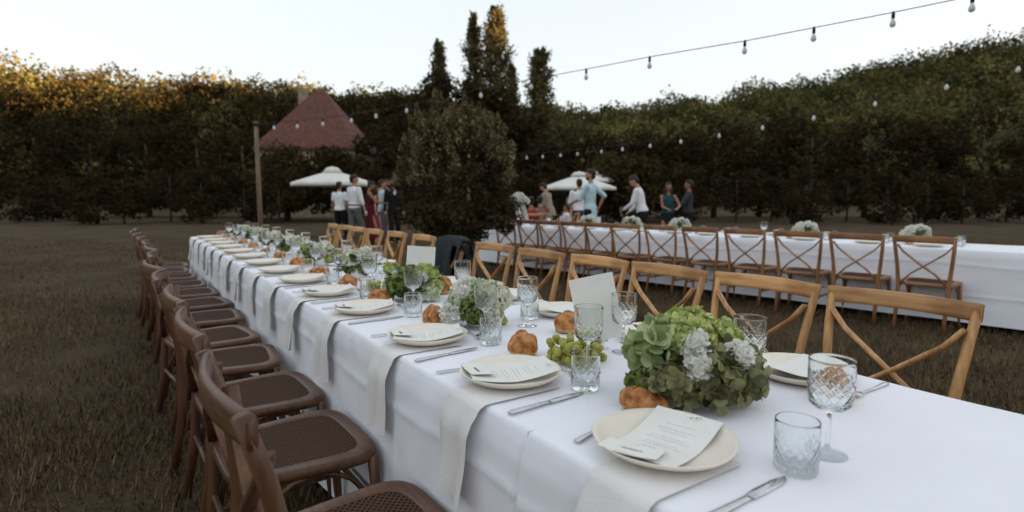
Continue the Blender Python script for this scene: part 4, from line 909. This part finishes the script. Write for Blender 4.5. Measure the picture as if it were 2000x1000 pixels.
# ------------------------------------------------------------------ parasols
def parasol(p, rad, zr, za, label, rz=0.0):
    g = ground_h(p[0], p[1]); t = thing('parasol', label, 'parasol', (p[0], p[1], g), rz, 'white garden parasols'); zr -= g; za -= g; n = 8
    mb = MB(); m = 7; V = []
    for i in range(m + 1):
        s = .10 + .90 * i / m
        for j in range(n * 4):
            a = 2 * math.pi * j / (n * 4); fr = (j % 4) / 4; k = math.cos(math.pi / n) / math.cos((fr - .5) * 2 * math.pi / n)
            V.append((math.cos(a) * rad * s * k, math.sin(a) * rad * s * k, za - (za - zr) * s ** 1.08 - .05 * s * math.sin(fr * math.pi) * .6))
    q = n * 4; V += [(math.cos(2 * math.pi * j / q) * rad * (math.cos(math.pi / n) / math.cos(((j % 4) / 4 - .5) * 2 * math.pi / n)) * 1.0, math.sin(2 * math.pi * j / q) * rad * (math.cos(math.pi / n) / math.cos(((j % 4) / 4 - .5) * 2 * math.pi / n)), zr - .12) for j in range(q)]
    mb.add(V, [(i * q + j, i * q + (j + 1) % q, (i + 1) * q + (j + 1) % q, (i + 1) * q + j) for i in range(m + 1) for j in range(q)]); ob = mb.build('canopy', M['canvas'], t); md = ob.modifiers.new('thick', 'SOLIDIFY'); md.thickness = .006
    v = MB(); v.lathe([(.02, za + .13), (.14 * rad, za + .09), (.24 * rad, za - .06), (.235 * rad, za - .065), (.13 * rad, za + .08), (.0, za + .11)], 16); v.build('vent_cap', M['canvas'], t)
    MB().tube([(0, 0, .05), (0, 0, za + .16)], [.022, .022], 10).build('pole', M['pole_wood'], t)
    for j in range(n):
        a = 2 * math.pi * j / n; c, s = math.cos(a), math.sin(a); MB().tube([(c * .03, s * .03, za - .03), (c * rad * .96, s * rad * .96, zr - .02)], [.009, .009], 6).build('rib', M['pole_wood'], t)
    MB().lathe([(0, 0), (.26, 0), (.26, .05), (.05, .08), (.04, .3), (0, .3)], 24).build('base', col_mat('grey_concrete', (.3, .3, .29), .8), t)
c = at(1131, 366, 24); parasol((c.x, c.y), 72 / 1100 * 24, c.z, at(1131, 341, 24).z, 'white parasol behind the man in pale blue')
c = at(1160, 352, 29); parasol((c.x, c.y), 1.15, c.z, at(1160, 338, 29).z, 'smaller white parasol peeking up behind the first at right')
c = at(650, 357, 19); parasol((c.x, c.y), 78 / 1100 * 19, c.z, at(650, 333, 19).z, 'white parasol at the left edge behind the men', .2)

# ------------------------------------------------------------------ light strings
def light_string(pts, bulbs, label, poles, bs=1.0):
    t = thing('light_string', label, 'string lights')
    P = [Vector(p) for p in pts]
    MB().tube(P, [.004] * len(P), 6).build('cable', M['black'], t)
    sk = MB().tube([(0, 0, .012), (0, 0, -.02), (0, 0, -.07)], [.010, .019, .019], 10).mesh('socket', M['black'])
    bm = MB().lathe([(.0, -.072), (.013, -.072), (.016, -.085), (.030, -.115), (.034, -.135), (.028, -.158), (.014, -.17), (0, -.173)][::-1], 16).mesh('bulb', M['bulb'])
    fm = MB().lathe([(0, -.155), (.014, -.148), (.017, -.132), (.010, -.10), (0, -.09)], 10).mesh('filament', M['filament'])
    for b in bulbs:
        s = link('socket', sk, t, b, (0, 0, 0), (bs,) * 3); q = link('bulb', bm, s); link('filament', fm, s)
def chain(L):
    out = []
    for px, py, Y in L: out.append(at(px, py, Y))
    return out
def pole(p, h, label):
    g = ground_h(p[0], p[1]); t = thing('light_pole', label, 'pole', (p[0], p[1], g)); MB().tube([(0, 0, -.1), (0, 0, h - g)], [.045, .035], 10).build('post', M['pole_wood'], t); MB().tube([(0, 0, h - g - .08), (0, 0, h - g - .02)], [.05, .05], 10).build('collar', M['black'], t)
xs1 = [(1269, 111), (1145, 135), (1037, 155), (939, 173), (866, 191), (794, 204), (734, 215), (686, 224)]
def Y1(px): return 6.0 + (1334 - px) / 668 * (3.2 if px < 1334 else 1.5)
ext1 = [(2320, -100), (2060, -40), (1900, -8), (1745, 24), (1590, 54), (1455, 80)] ; ext1l = [(630, 231), (580, 236), (535, 239)]
path1 = ext1 + [(1334, 100)] + xs1 + ext1l + [(500, 243)]
light_string(chain([(a, b, Y1(a)) for a, b in path1]), chain([(a, b, Y1(a)) for a, b in ext1[1:] + xs1 + ext1l]), 'black festoon cable with clear bulbs crossing the sky', None, .74)
e = at(500, 243, Y1(500)); pole((e.x, e.y), e.z + .05, 'slim wooden pole holding the left end of the upper light string')
e = at(2320, -100, Y1(2320)); pole((e.x, e.y), e.z + .05, 'slim wooden pole holding the right end of the upper light string')
xs2 = [(1330, 266), (1270, 275), (1216, 282), (1175, 287), (1128, 292), (1095, 295), (1060, 298), (1029, 300), (1003, 300)]
def Y2(px): return 11.0 + (1334 - px) / 334 * 4.0
ext2 = [(2300, 36), (2120, 84), (1990, 120), (1850, 156), (1710, 190), (1590, 218), (1490, 238), (1405, 254)]
path2 = ext2 + xs2 + [(975, 298), (945, 292), (915, 284)]
def Y2b(px): return Y2(px) if px < 1334 else 11.0 - (px - 1334) / 700 * 3.5
light_string(chain([(a, b, Y2b(a)) for a, b in path2]), chain([(a, b, Y2b(a)) for a, b in ext2[1:] + xs2]), 'lower festoon cable with small clear bulbs in front of the wooded hill', None, .84)
e = at(915, 284, Y2b(915)); pole((e.x, e.y), e.z + .05, 'slim wooden pole holding the lower light string behind the olive shrub')
e = at(2300, 36, Y2b(2300)); pole((e.x, e.y), e.z + .05, 'slim wooden pole holding the right end of the lower light string')
# ------------------------------------------------------------------ people
M['skin'] = mat('skin', (.44, .235, .145), (.38, .19, .115), scale=8, rough=.5, sss=.08)
M['skin_tan'] = mat('skin_tan', (.34, .17, .10), (.29, .14, .08), scale=8, rough=.5, sss=.08)
M['hair'] = mat('dark_hair', (.020, .013, .010), (.010, .007, .006), scale=30, rough=.55, stretch=(1, 1, .2), bump=.4)
M['hair_blond'] = mat('blond_hair', (.26, .16, .07), (.16, .09, .04), scale=30, rough=.55, stretch=(1, 1, .2), bump=.4)
M['eye'] = mat('eye_dark', (.02, .015, .012), rough=.2)
M['lip'] = mat('lip', (.26, .085, .07), rough=.5)
def fab(name, c, k=.8): return col_mat(name, c, .9, c2=tuple(x * k for x in c), scale=7, bump=.9, bscale=11, spec=.1)
PENDING = []
def ik(a, c, l1, l2, hint):
    a, c, hint = Vector(a), Vector(c), Vector(hint); d = c - a; L = min(d.length, (l1 + l2) * .995); d = d.normalized()
    c = a + d * L; k = (l1 * l1 - l2 * l2 + L * L) / (2 * L); h = math.sqrt(max(0, l1 * l1 - k * k)); n = hint - d * hint.dot(d)
    return a + d * k + (n.normalized() * h if n.length > 1e-5 else Vector()), c
def limb(mb, P, Rr, n=12):
    mb.tube(P, Rr, n)
    for p, r in zip(P, Rr):
        r = max(r) if isinstance(r, tuple) else r; mb.ell(p, (r, r, r), n, 8)
def person(label, px, Y, face, h, top, bottom, hair='short', arms=None, lean=0, head_turn=0, head_tilt=0, seated=False, skin='skin', hairm='hair', sleeves='long', hem=0.0,
           shoes='black', female=False, stride=.10, extras=(), beard=False, shades=False, group=None, belt=None, lapels=None):
    g = at(px, 387, Y); gz = ground_h(g.x, Y)
    t = thing('person', label, 'person', (g.x, Y, gz), R(face), group); s = h / 1.78
    pz = .95 * s if not seated else .52
    sh_w, hip_w, f = (.155, .165, .92) if female else (.185, .15, 1.0)
    LQ = Matrix.Rotation(-R(lean), 3, 'X')
    def up(x, y, z): return LQ @ Vector((x * s, y * s, (z - .95) * s)) + Vector((0, 0, pz))
    # key joints
    pel, waist, chest, shl, neck = up(0, 0, .95), up(0, .01, 1.10), up(0, .02, 1.29), up(0, .0, 1.43), up(0, -.005, 1.49)
    HQ = LQ @ Matrix.Rotation(R(head_turn), 3, 'Z') @ Matrix.Rotation(-R(head_tilt), 3, 'X'); hb = up(0, .0, 1.54)
    def hd(x, y, z): return hb + HQ @ (Vector((x, y, z)) * s)
    S = {k: up(k * sh_w, 0, 1.425) for k in (-1, 1)}
    arms = arms or {}
    defaults = {-1: (-.27, .06, .82), 1: (.27, .06, .82)}
    arm = {}
    for k in (-1, 1):
        tgt = arms.get(k, defaults[k]); hint = Vector((k * .5, -.7, -.3)); W = up(*tgt) if not (len(tgt) > 3) else Vector(tgt[:3]) * s
        e, w = ik(S[k], W, .285 * s, .25 * s, hint); arm[k] = (S[k], e, w)
    leg = {}
    for k in (-1, 1):
        hip = Vector((k * .088 * s, 0, pz - .03))
        if seated: kn = Vector((k * .12, .43 * s, .50)); an = Vector((k * .12, .40 * s, .075))
        else:
            an = Vector((k * .11 * s, k * stride * s, .085 * s)); kn, an = ik(hip, an, .43 * s, .43 * s, (0, 1, 0))
        leg[k] = (hip, kn, an)
    body = MB(); tq = dict(n=16, ref=(0, 1, 0))
    def torso(mb, g_, z0=-.03, neckline=True):
        mb.tube([pel + LQ @ Vector((0, 0, z0 * s)), up(0, 0, .98), waist, chest, up(0, .0, 1.39), up(0, -.01, 1.455)],
                [(hip_w * s * .9 + g_, .105 * s + g_), (hip_w * s + g_, .115 * s + g_), ((.120 if female else .135) * s + g_, .092 * s + g_), ((.14 if female else .165) * s + g_, .112 * s + g_), ((sh_w - .01) * s + g_, .092 * s + g_), (.085 * s + g_, .062 * s + g_)], **tq)
    torso(body, 0)
    body.tube([up(0, -.015, 1.44), hd(0, 0, .0), hd(0, .01, .05)], [.058 * s, .052 * s, .05 * s], 12)
    body.ell(hd(0, .012, .135), (.074 * s, .094 * s, .105 * s), 18, 14, rot=HQ); body.ell(hd(0, .042, .075), (.055 * s, .058 * s, .055 * s), 14, 10, rot=HQ)
    body.tube([hd(0, .085, .145), hd(0, .112, .105), hd(0, .095, .095)], [.010 * s, .016 * s, .012 * s], 8)
    for k in (-1, 1): body.ell(hd(k * .074, -.005, .125), (.010 * s, .020 * s, .032 * s), 8, 6, rot=HQ)
    for k in (-1, 1):
        a, e, w = arm[k]; limb(body, [a, (a + e) / 2, e], [.050 * s * f, .045 * s * f, .036 * s * f]); limb(body, [e, e.lerp(w, .35), w], [.036 * s * f, .037 * s * f, .024 * s * f])
        d = (w - e).normalized(); sd_ = d.cross(Vector((0, 0, 1))); sd_ = sd_.normalized() if sd_.length > .1 else Vector((0, 1, 0)); pn = sd_.cross(d)
        pc = w + d * .045 * s; body.tube([w, pc, w + d * .085 * s], [(.024 * s, .017 * s), (.038 * s, .018 * s), (.036 * s, .014 * s)], 10, ref=tuple(pn))
        for i, (o_, L) in enumerate(((-.029, .062), (-.010, .074), (.010, .070), (.028, .054))):
            b0 = w + d * .08 * s + sd_ * o_ * s; m1 = b0 + (d * .9 - pn * .25) * L * .5 * s; body.tube([b0, m1, m1 + (d * .55 - pn * .8) * L * .5 * s], [.0095 * s, .009 * s, .0075 * s], 6)
        b0 = w + d * .03 * s - sd_ * .03 * s * k; body.tube([b0, b0 + (d * .6 - sd_ * .6 * k) * .035 * s, b0 + (d * .9 - sd_ * .45 * k - pn * .3) * .06 * s], [.012 * s, .011 * s, .008 * s], 6)
        hp, kn, an = leg[k]; limb(body, [hp, hp.lerp(kn, .5), kn], [.085 * s, .072 * s, .053 * s]); limb(body, [kn, kn.lerp(an, .35), an], [.052 * s, .053 * s, .036 * s])
        fd = Vector((k * .12, 1, 0)).normalized(); body.tube([an + Vector((0, -.05 * s, -.04 * s)), an + fd * .05 * s + Vector((0, 0, -.045 * s)), an + fd * .17 * s + Vector((0, 0, -.06 * s))], [(.036 * s, .04 * s), (.042 * s, .036 * s), (.036 * s, .018 * s)], 10)
    PENDING.append((body, 'body', M[skin], t, .011))
    # clothes
    c = MB(); g_ = .016; torso(c, g_, -.03 - hem)
    if hem > .04: c.tube([pel + LQ @ Vector((0, 0, .08)), pel + LQ @ Vector((0, 0, -(hem + .03) * s))], [(hip_w * s + g_, .115 * s + g_), (hip_w * s * 1.06 + g_, .122 * s + g_)], **tq)
    for k in (-1, 1):
        a, e, w = arm[k]
        if sleeves in ('long', 'elbow', 'rolled'):
            limb(c, [a, (a + e) / 2, e], [.066 * s, .060 * s, .052 * s])
            if sleeves == 'long': limb(c, [e, w.lerp(e, .06)], [.052 * s, .038 * s])
            elif sleeves == 'rolled': limb(c, [e, e.lerp(w, .3)], [.052 * s, .048 * s])
        elif sleeves == 'short': limb(c, [a, a.lerp(e, .55)], [.064 * s, .060 * s])
    if lapels or not female: c.tube([up(0, -.012, 1.45), up(0, -.012, 1.50)], [(.070 * s, .066 * s), (.064 * s, .062 * s)], 14)
    PENDING.append((c, {'j': 'jacket'}.get(lapels and 'j', 'dress_top' if female else 'shirt'), top, t, .012))
    b = MB()
    if bottom[0] == 'trousers':
        b.tube([pel + LQ @ Vector((0, 0, -.06 * s)), pel, up(0, .005, 1.03)], [(hip_w * s + .012, .118 * s + .012), (hip_w * s + .014, .12 * s + .012), (.138 * s + .012, .10 * s + .012)], **tq)
        for k in (-1, 1):
            hp, kn, an = leg[k]; limb(b, [hp, hp.lerp(kn, .5), kn], [.100 * s, .088 * s, .070 * s]); limb(b, [kn, kn.lerp(an, .5), an + Vector((0, 0, .01))], [.070 * s, .064 * s, .058 * s])
        nm = 'trousers'
    else:
        L = bottom[2]; b.tube([up(0, 0, 1.10), up(0, 0, .96)], [(.135 * s, .105 * s), (hip_w * s + .018, .135 * s)], **tq)
        if seated:
            for k in (-1, 1): hp, kn, an = leg[k]; limb(b, [hp, kn], [.115 * s, .095 * s]); limb(b, [kn, kn.lerp(an, L)], [.095 * s, .085 * s])
        else: b.tube([pel + Vector((0, 0, .03)), pel.lerp(Vector((0, 0, .05)), L * .5), pel.lerp(Vector((0, .02, .05)), L)], [(hip_w * s + .018, .135 * s), (hip_w * s + .035, .16 * s), (hip_w * s + .06, .20 * s)], **tq)
        nm = 'skirt'
    PENDING.append((b, nm, bottom[1], t, .012))
    if belt: MB().tube([up(0, .005, 1.02), up(0, .006, 1.055)], [(.152 * s + .012, .116 * s + .012), (.150 * s + .012, .113 * s + .012)], 20, ref=(0, 1, 0)).build('belt', belt, t)
    for k in (-1, 1):
        hp, kn, an = leg[k]; fd = Vector((k * .12, 1, 0)).normalized(); m = MB()
        m.tube([Vector((an.x, an.y - .075 * s, .028)), Vector((an.x, an.y - .02, .045)) , Vector((an.x, an.y, .03)) + fd * .09 * s, Vector((an.x, an.y, .022)) + fd * .19 * s], [(.030 * s, .026), (.044 * s, .044), (.046 * s, .029), (.026 * s, .018)], 12); m.build('shoe', M[shoes] if shoes in M else fab(shoes, (.7, .69, .66)), t)
    hm = MB(); hm.ell(hd(0, -.012, .165), (.082 * s, .100 * s, .088 * s), 16, 12, rot=HQ); hm.ell(hd(0, .02, .205), (.070 * s, .082 * s, .048 * s), 14, 10, rot=HQ); hm.ell(hd(0, -.05, .11), (.070 * s, .055 * s, .08 * s), 14, 10, rot=HQ)
    if hair == 'long': hm.tube([hd(0, -.05, .14), hd(0, -.085, .02), hd(0, -.10, -.12), hd(0, -.09, -.25)], [(.08 * s, .05 * s), (.095 * s, .05 * s), (.10 * s, .045 * s), (.06 * s, .03 * s)], 14, ref=tuple(HQ @ Vector((0, 1, 0)))); [hm.tube([hd(k * .07, .0, .15), hd(k * .085, .02, .02), hd(k * .09, .04, -.14)], [.03 * s, .034 * s, .02 * s], 10) for k in (-1, 1)]
    if hair == 'bun': hm.ell(hd(0, -.10, .20), (.045 * s,) * 3, 12, 8)
    PENDING.append((hm, 'hair', M[hairm], t, .012))
    if beard: bm = MB(); bm.ell(hd(0, .046, .062), (.060 * s, .058 * s, .050 * s), 14, 10, rot=HQ); PENDING.append((bm, 'beard', M[hairm], t, .010))
    for k in (-1, 1): MB().ell(hd(k * .031, .096, .135), (.012 * s, .007 * s, .007 * s), 10, 6, rot=HQ).build('eye', M['eye'], t)
    MB().ell(hd(0, .099, .068), (.022 * s, .006 * s, .007 * s), 10, 6, rot=HQ).build('mouth', M['lip'], t)
    if shades:
        m = MB(); [m.box(hd(k * .035, .108, .138), (.056 * s, .010 * s, .036 * s), rot=HQ, bev=.004) for k in (-1, 1)]; [m.tube([hd(k * .066, .105, .145), hd(k * .08, .0, .145)], [.004, .004], 5) for k in (-1, 1)]; m.tube([hd(-.01, .112, .145), hd(.01, .112, .145)], [.004, .004], 5); m.build('sunglasses', M['black'], t)
    if lapels: MB().ell(up(0, .118, 1.39), (.034 * s, .022 * s, .085 * s), 12, 8, rot=LQ).build('shirt_front', fab('white_cotton', (.78, .78, .82)), t)
    t.update_tag()
    return t, arm, Matrix.Translation((g.x, Y, gz)) @ Matrix.Rotation(R(face), 4, 'Z'), s
def chair_for(px, Y, face, label): g = at(px, 387, Y); put_chair((g.x + .0, Y, ground_h(g.x, Y)), R(face) + R(90), label, 'chairs of the seated guests')

WHITE = fab('white_cotton', (.78, .78, .82), .9); PALEB = fab('pale_blue_cotton', (.50, .66, .72), .86); BLACKW = fab('black_wool', (.018, .017, .018)); GREYG = fab('grey_green_twill', (.115, .14, .13)); BURG = fab('burgundy_satin', (.10, .018, .025)); BEIGE = fab('beige_linen', (.36, .30, .225)); GREYT = fab('pale_grey_twill', (.24, .215, .205)); CHAR = fab('charcoal_wool', (.055, .06, .066)); RED = fab('red_floral', (.36, .04, .045), .5); PINK = fab('dusty_pink', (.26, .13, .135)); TEAL = fab('teal_satin', (.03, .085, .10), .5); NAVYD = fab('dark_floral', (.028, .028, .036), .4); MAG = fab('magenta_satin', (.28, .03, .09))
GL, GR_ = 'guests standing at the left', 'guests around the far table'
pA, aA, mA, sA = person('man in white shirt and grey-green trousers walking away at left', 692, 14.4, -38, 1.83, WHITE, ('trousers', GREYG), arms={1: (.30, .10, .86), -1: (-.26, .10, .9)}, sleeves='rolled', head_turn=-30, belt=M['black'], shoes='white_shoe', stride=.16, group=GL)
person('person in white top and black trousers cut by the left edge', 663, 15.6, -20, 1.70, WHITE, ('trousers', BLACKW), skin='skin_tan', sleeves='short', group=GL)
person('woman in sleeveless burgundy dress looking down at her hands', 722, 15.3, -78, 1.70, BURG, ('skirt', BURG, .95), hair='bun', female=True, arms={-1: (-.06, .40, 1.18), 1: (.08, .40, 1.16)}, sleeves='none', head_tilt=22, skin='skin_tan', group=GL)
person('woman in magenta dress half hidden behind the burgundy one', 737, 17.4, -100, 1.62, MAG, ('skirt', MAG, .6), hair='long', female=True, sleeves='none', group=GL)
person('man in pale blue shirt and light grey trousers beside the shrub', 747, 16.0, -62, 1.76, PALEB, ('trousers', GREYT), head_turn=-18, group=GL, hem=.05)
person('man in sunglasses mostly hidden behind two other men', 757, 17.6, -140, 1.83, CHAR, ('trousers', CHAR), shades=True, beard=True, group=GL, lapels=True)
person('bearded man in black suit and sunglasses next to the shrub', 769, 15.5, -155, 1.79, BLACKW, ('trousers', BLACKW), shades=True, beard=True, lapels=True, hem=.10, group=GL, head_turn=-8)
pB, aB, mB, sB = person('tall man in loose pale blue shirt behind the far table', 1153, 11.9, 58, 1.83, PALEB, ('trousers', BLACKW), arms={-1: (-.10, .36, 1.10), 1: (.33, -.06, 1.02)}, sleeves='elbow', hem=.16, head_turn=18, beard=True, group=GR_)
person('man with his back turned in white shirt and dark trousers', 1131, 14.3, 8, 1.72, WHITE, ('trousers', CHAR), arms={-1: (-.13, .25, 1.05), 1: (.13, .25, 1.05)}, group=GR_)
person('man in beige suit bending toward the far table', 1075, 15.0, 62, 1.68, BEIGE, ('trousers', BEIGE), arms={-1: (-.16, .26, .84), 1: (.20, .14, .80)}, lean=15, head_tilt=14, hem=.12, lapels=True, group=GR_)
pC, aC, mC, sC = person('man in white shirt and black trousers leaning left with a glass', 1256, 12.0, 66, 1.74, WHITE, ('trousers', BLACKW), arms={-1: (-.10, .36, 1.10), 1: (.12, .30, 1.04)}, lean=13, head_tilt=20, group=GR_)
pD, aD, mD, sD = person('dark-haired woman in dark dress with teal top, arms bent', 1305, 13.2, 168, 1.60, TEAL, ('skirt', NAVYD, .9), hair='long', female=True, arms={-1: (-.22, .26, 1.12), 1: (.02, .30, 1.10)}, sleeves='none', head_turn=14, skin='skin_tan', group=GR_)
person('guest in grey at the right edge holding a glass', 1345, 13.6, 80, 1.66, CHAR, ('trousers', BLACKW), arms={-1: (-.10, .38, 1.12), 1: (.10, .34, 1.05)}, skin='skin_tan', group=GR_)
for lab, px, Y, fc, h, tp, hr, hm, sk in (('seated woman in red dress with bare back', 1037, 13.2, 6, 1.60, RED, 'bun', 'hair', 'skin_tan'), ('seated guest in dusty pink top with dark hair', 1055, 14.0, -8, 1.66, PINK, 'short', 'hair', 'skin'), ('seated fair-haired woman with bare shoulders behind the others', 1112, 17.0, 120, 1.62, RED, 'long', 'hair_blond', 'skin'), ('seated child in white with dark hair', 1107, 13.6, 70, 1.22, WHITE, 'short', 'hair', 'skin_tan')):
    person(lab, px, Y, fc, h, tp, ('skirt', tp, .5) if hr != 'short' else ('trousers', CHAR), hair=hr, hairm=hm, skin=sk, female=hr != 'short', sleeves='none' if hr != 'short' else 'short', seated=True, arms={-1: (-.14, .32, 1.08), 1: (.14, .32, 1.08)}, group='guests seated behind the far table')
    chair_for(px, Y, fc, 'crossback chair carrying the ' + lab.split(' with')[0])
trestle('banquet_table', 'small white-clothed table among the seated guests at the back', 14.75, 15.55, -2.3, -1.35, TOP - .004, R(90))
o = cloth_mesh(14.75, 15.55, -2.32, -1.33, TOP, .07, 15, ystep=.08).build('tablecloth', M['cloth'], None, True, (0, 0, -.02), R(90)); tag(o, 'white cloth on the small table behind the seated guests', 'tablecloth', 'white linen tablecloths')

def flush_people():
    tmp = []
    for mb, name, m, par, vox in PENDING:
        o = bpy.data.objects.new('tmp', mb.mesh('tmp', m)); col.objects.link(o); md = o.modifiers.new('r', 'REMESH'); md.mode = 'VOXEL'; md.voxel_size = vox
        sm = o.modifiers.new('s', 'SMOOTH'); sm.factor = .5; sm.iterations = 3; tmp.append((o, name, m, par))
    dg = bpy.context.evaluated_depsgraph_get(); made = []
    for o, name, m, par in tmp:
        me = bpy.data.meshes.new_from_object(o.evaluated_get(dg)); me.name = name; me.materials.clear(); me.materials.append(m); me.polygons.foreach_set('use_smooth', [True] * len(me.polygons)); made.append((name, me, par))
    for o, *_ in tmp: me = o.data; bpy.data.objects.remove(o); bpy.data.meshes.remove(me)
    for name, me, par in made: link(name, me, par)
flush_people()
# things held in hands
def held(mat4, w, me, name, label, cat, dz=-.07, s=1.0): o = link(name, me, None, mat4 @ Vector(w) + Vector((0, 0, dz)), 0.0, (s,) * 3); return tag(o, label, cat)
def ahead(a, k): return a[k][2] + (a[k][2] - a[k][1]).normalized() * .075
held(mC, ahead(aC, -1), WINE, 'wine_glass', 'wine glass held by the man leaning left in white shirt', 'wine glass', -.09)
held(mD, ahead(aD, 1) + Vector((0, .02, 0)), TUMB, 'tumbler', 'glass held by the dark-haired woman in the dark dress', 'tumbler', -.05)
cup = MB().lathe([(0, 0), (.028, 0), (.036, .10), (.038, .11), (.0365, .11), (.0345, .10), (.027, .004), (0, .004)], 20).mesh('paper_cup', M['ceramic'])
held(mA, ahead(aA, 1), cup, 'paper_cup', 'white cup in the right hand of the man in grey-green trousers', 'cup', -.06)
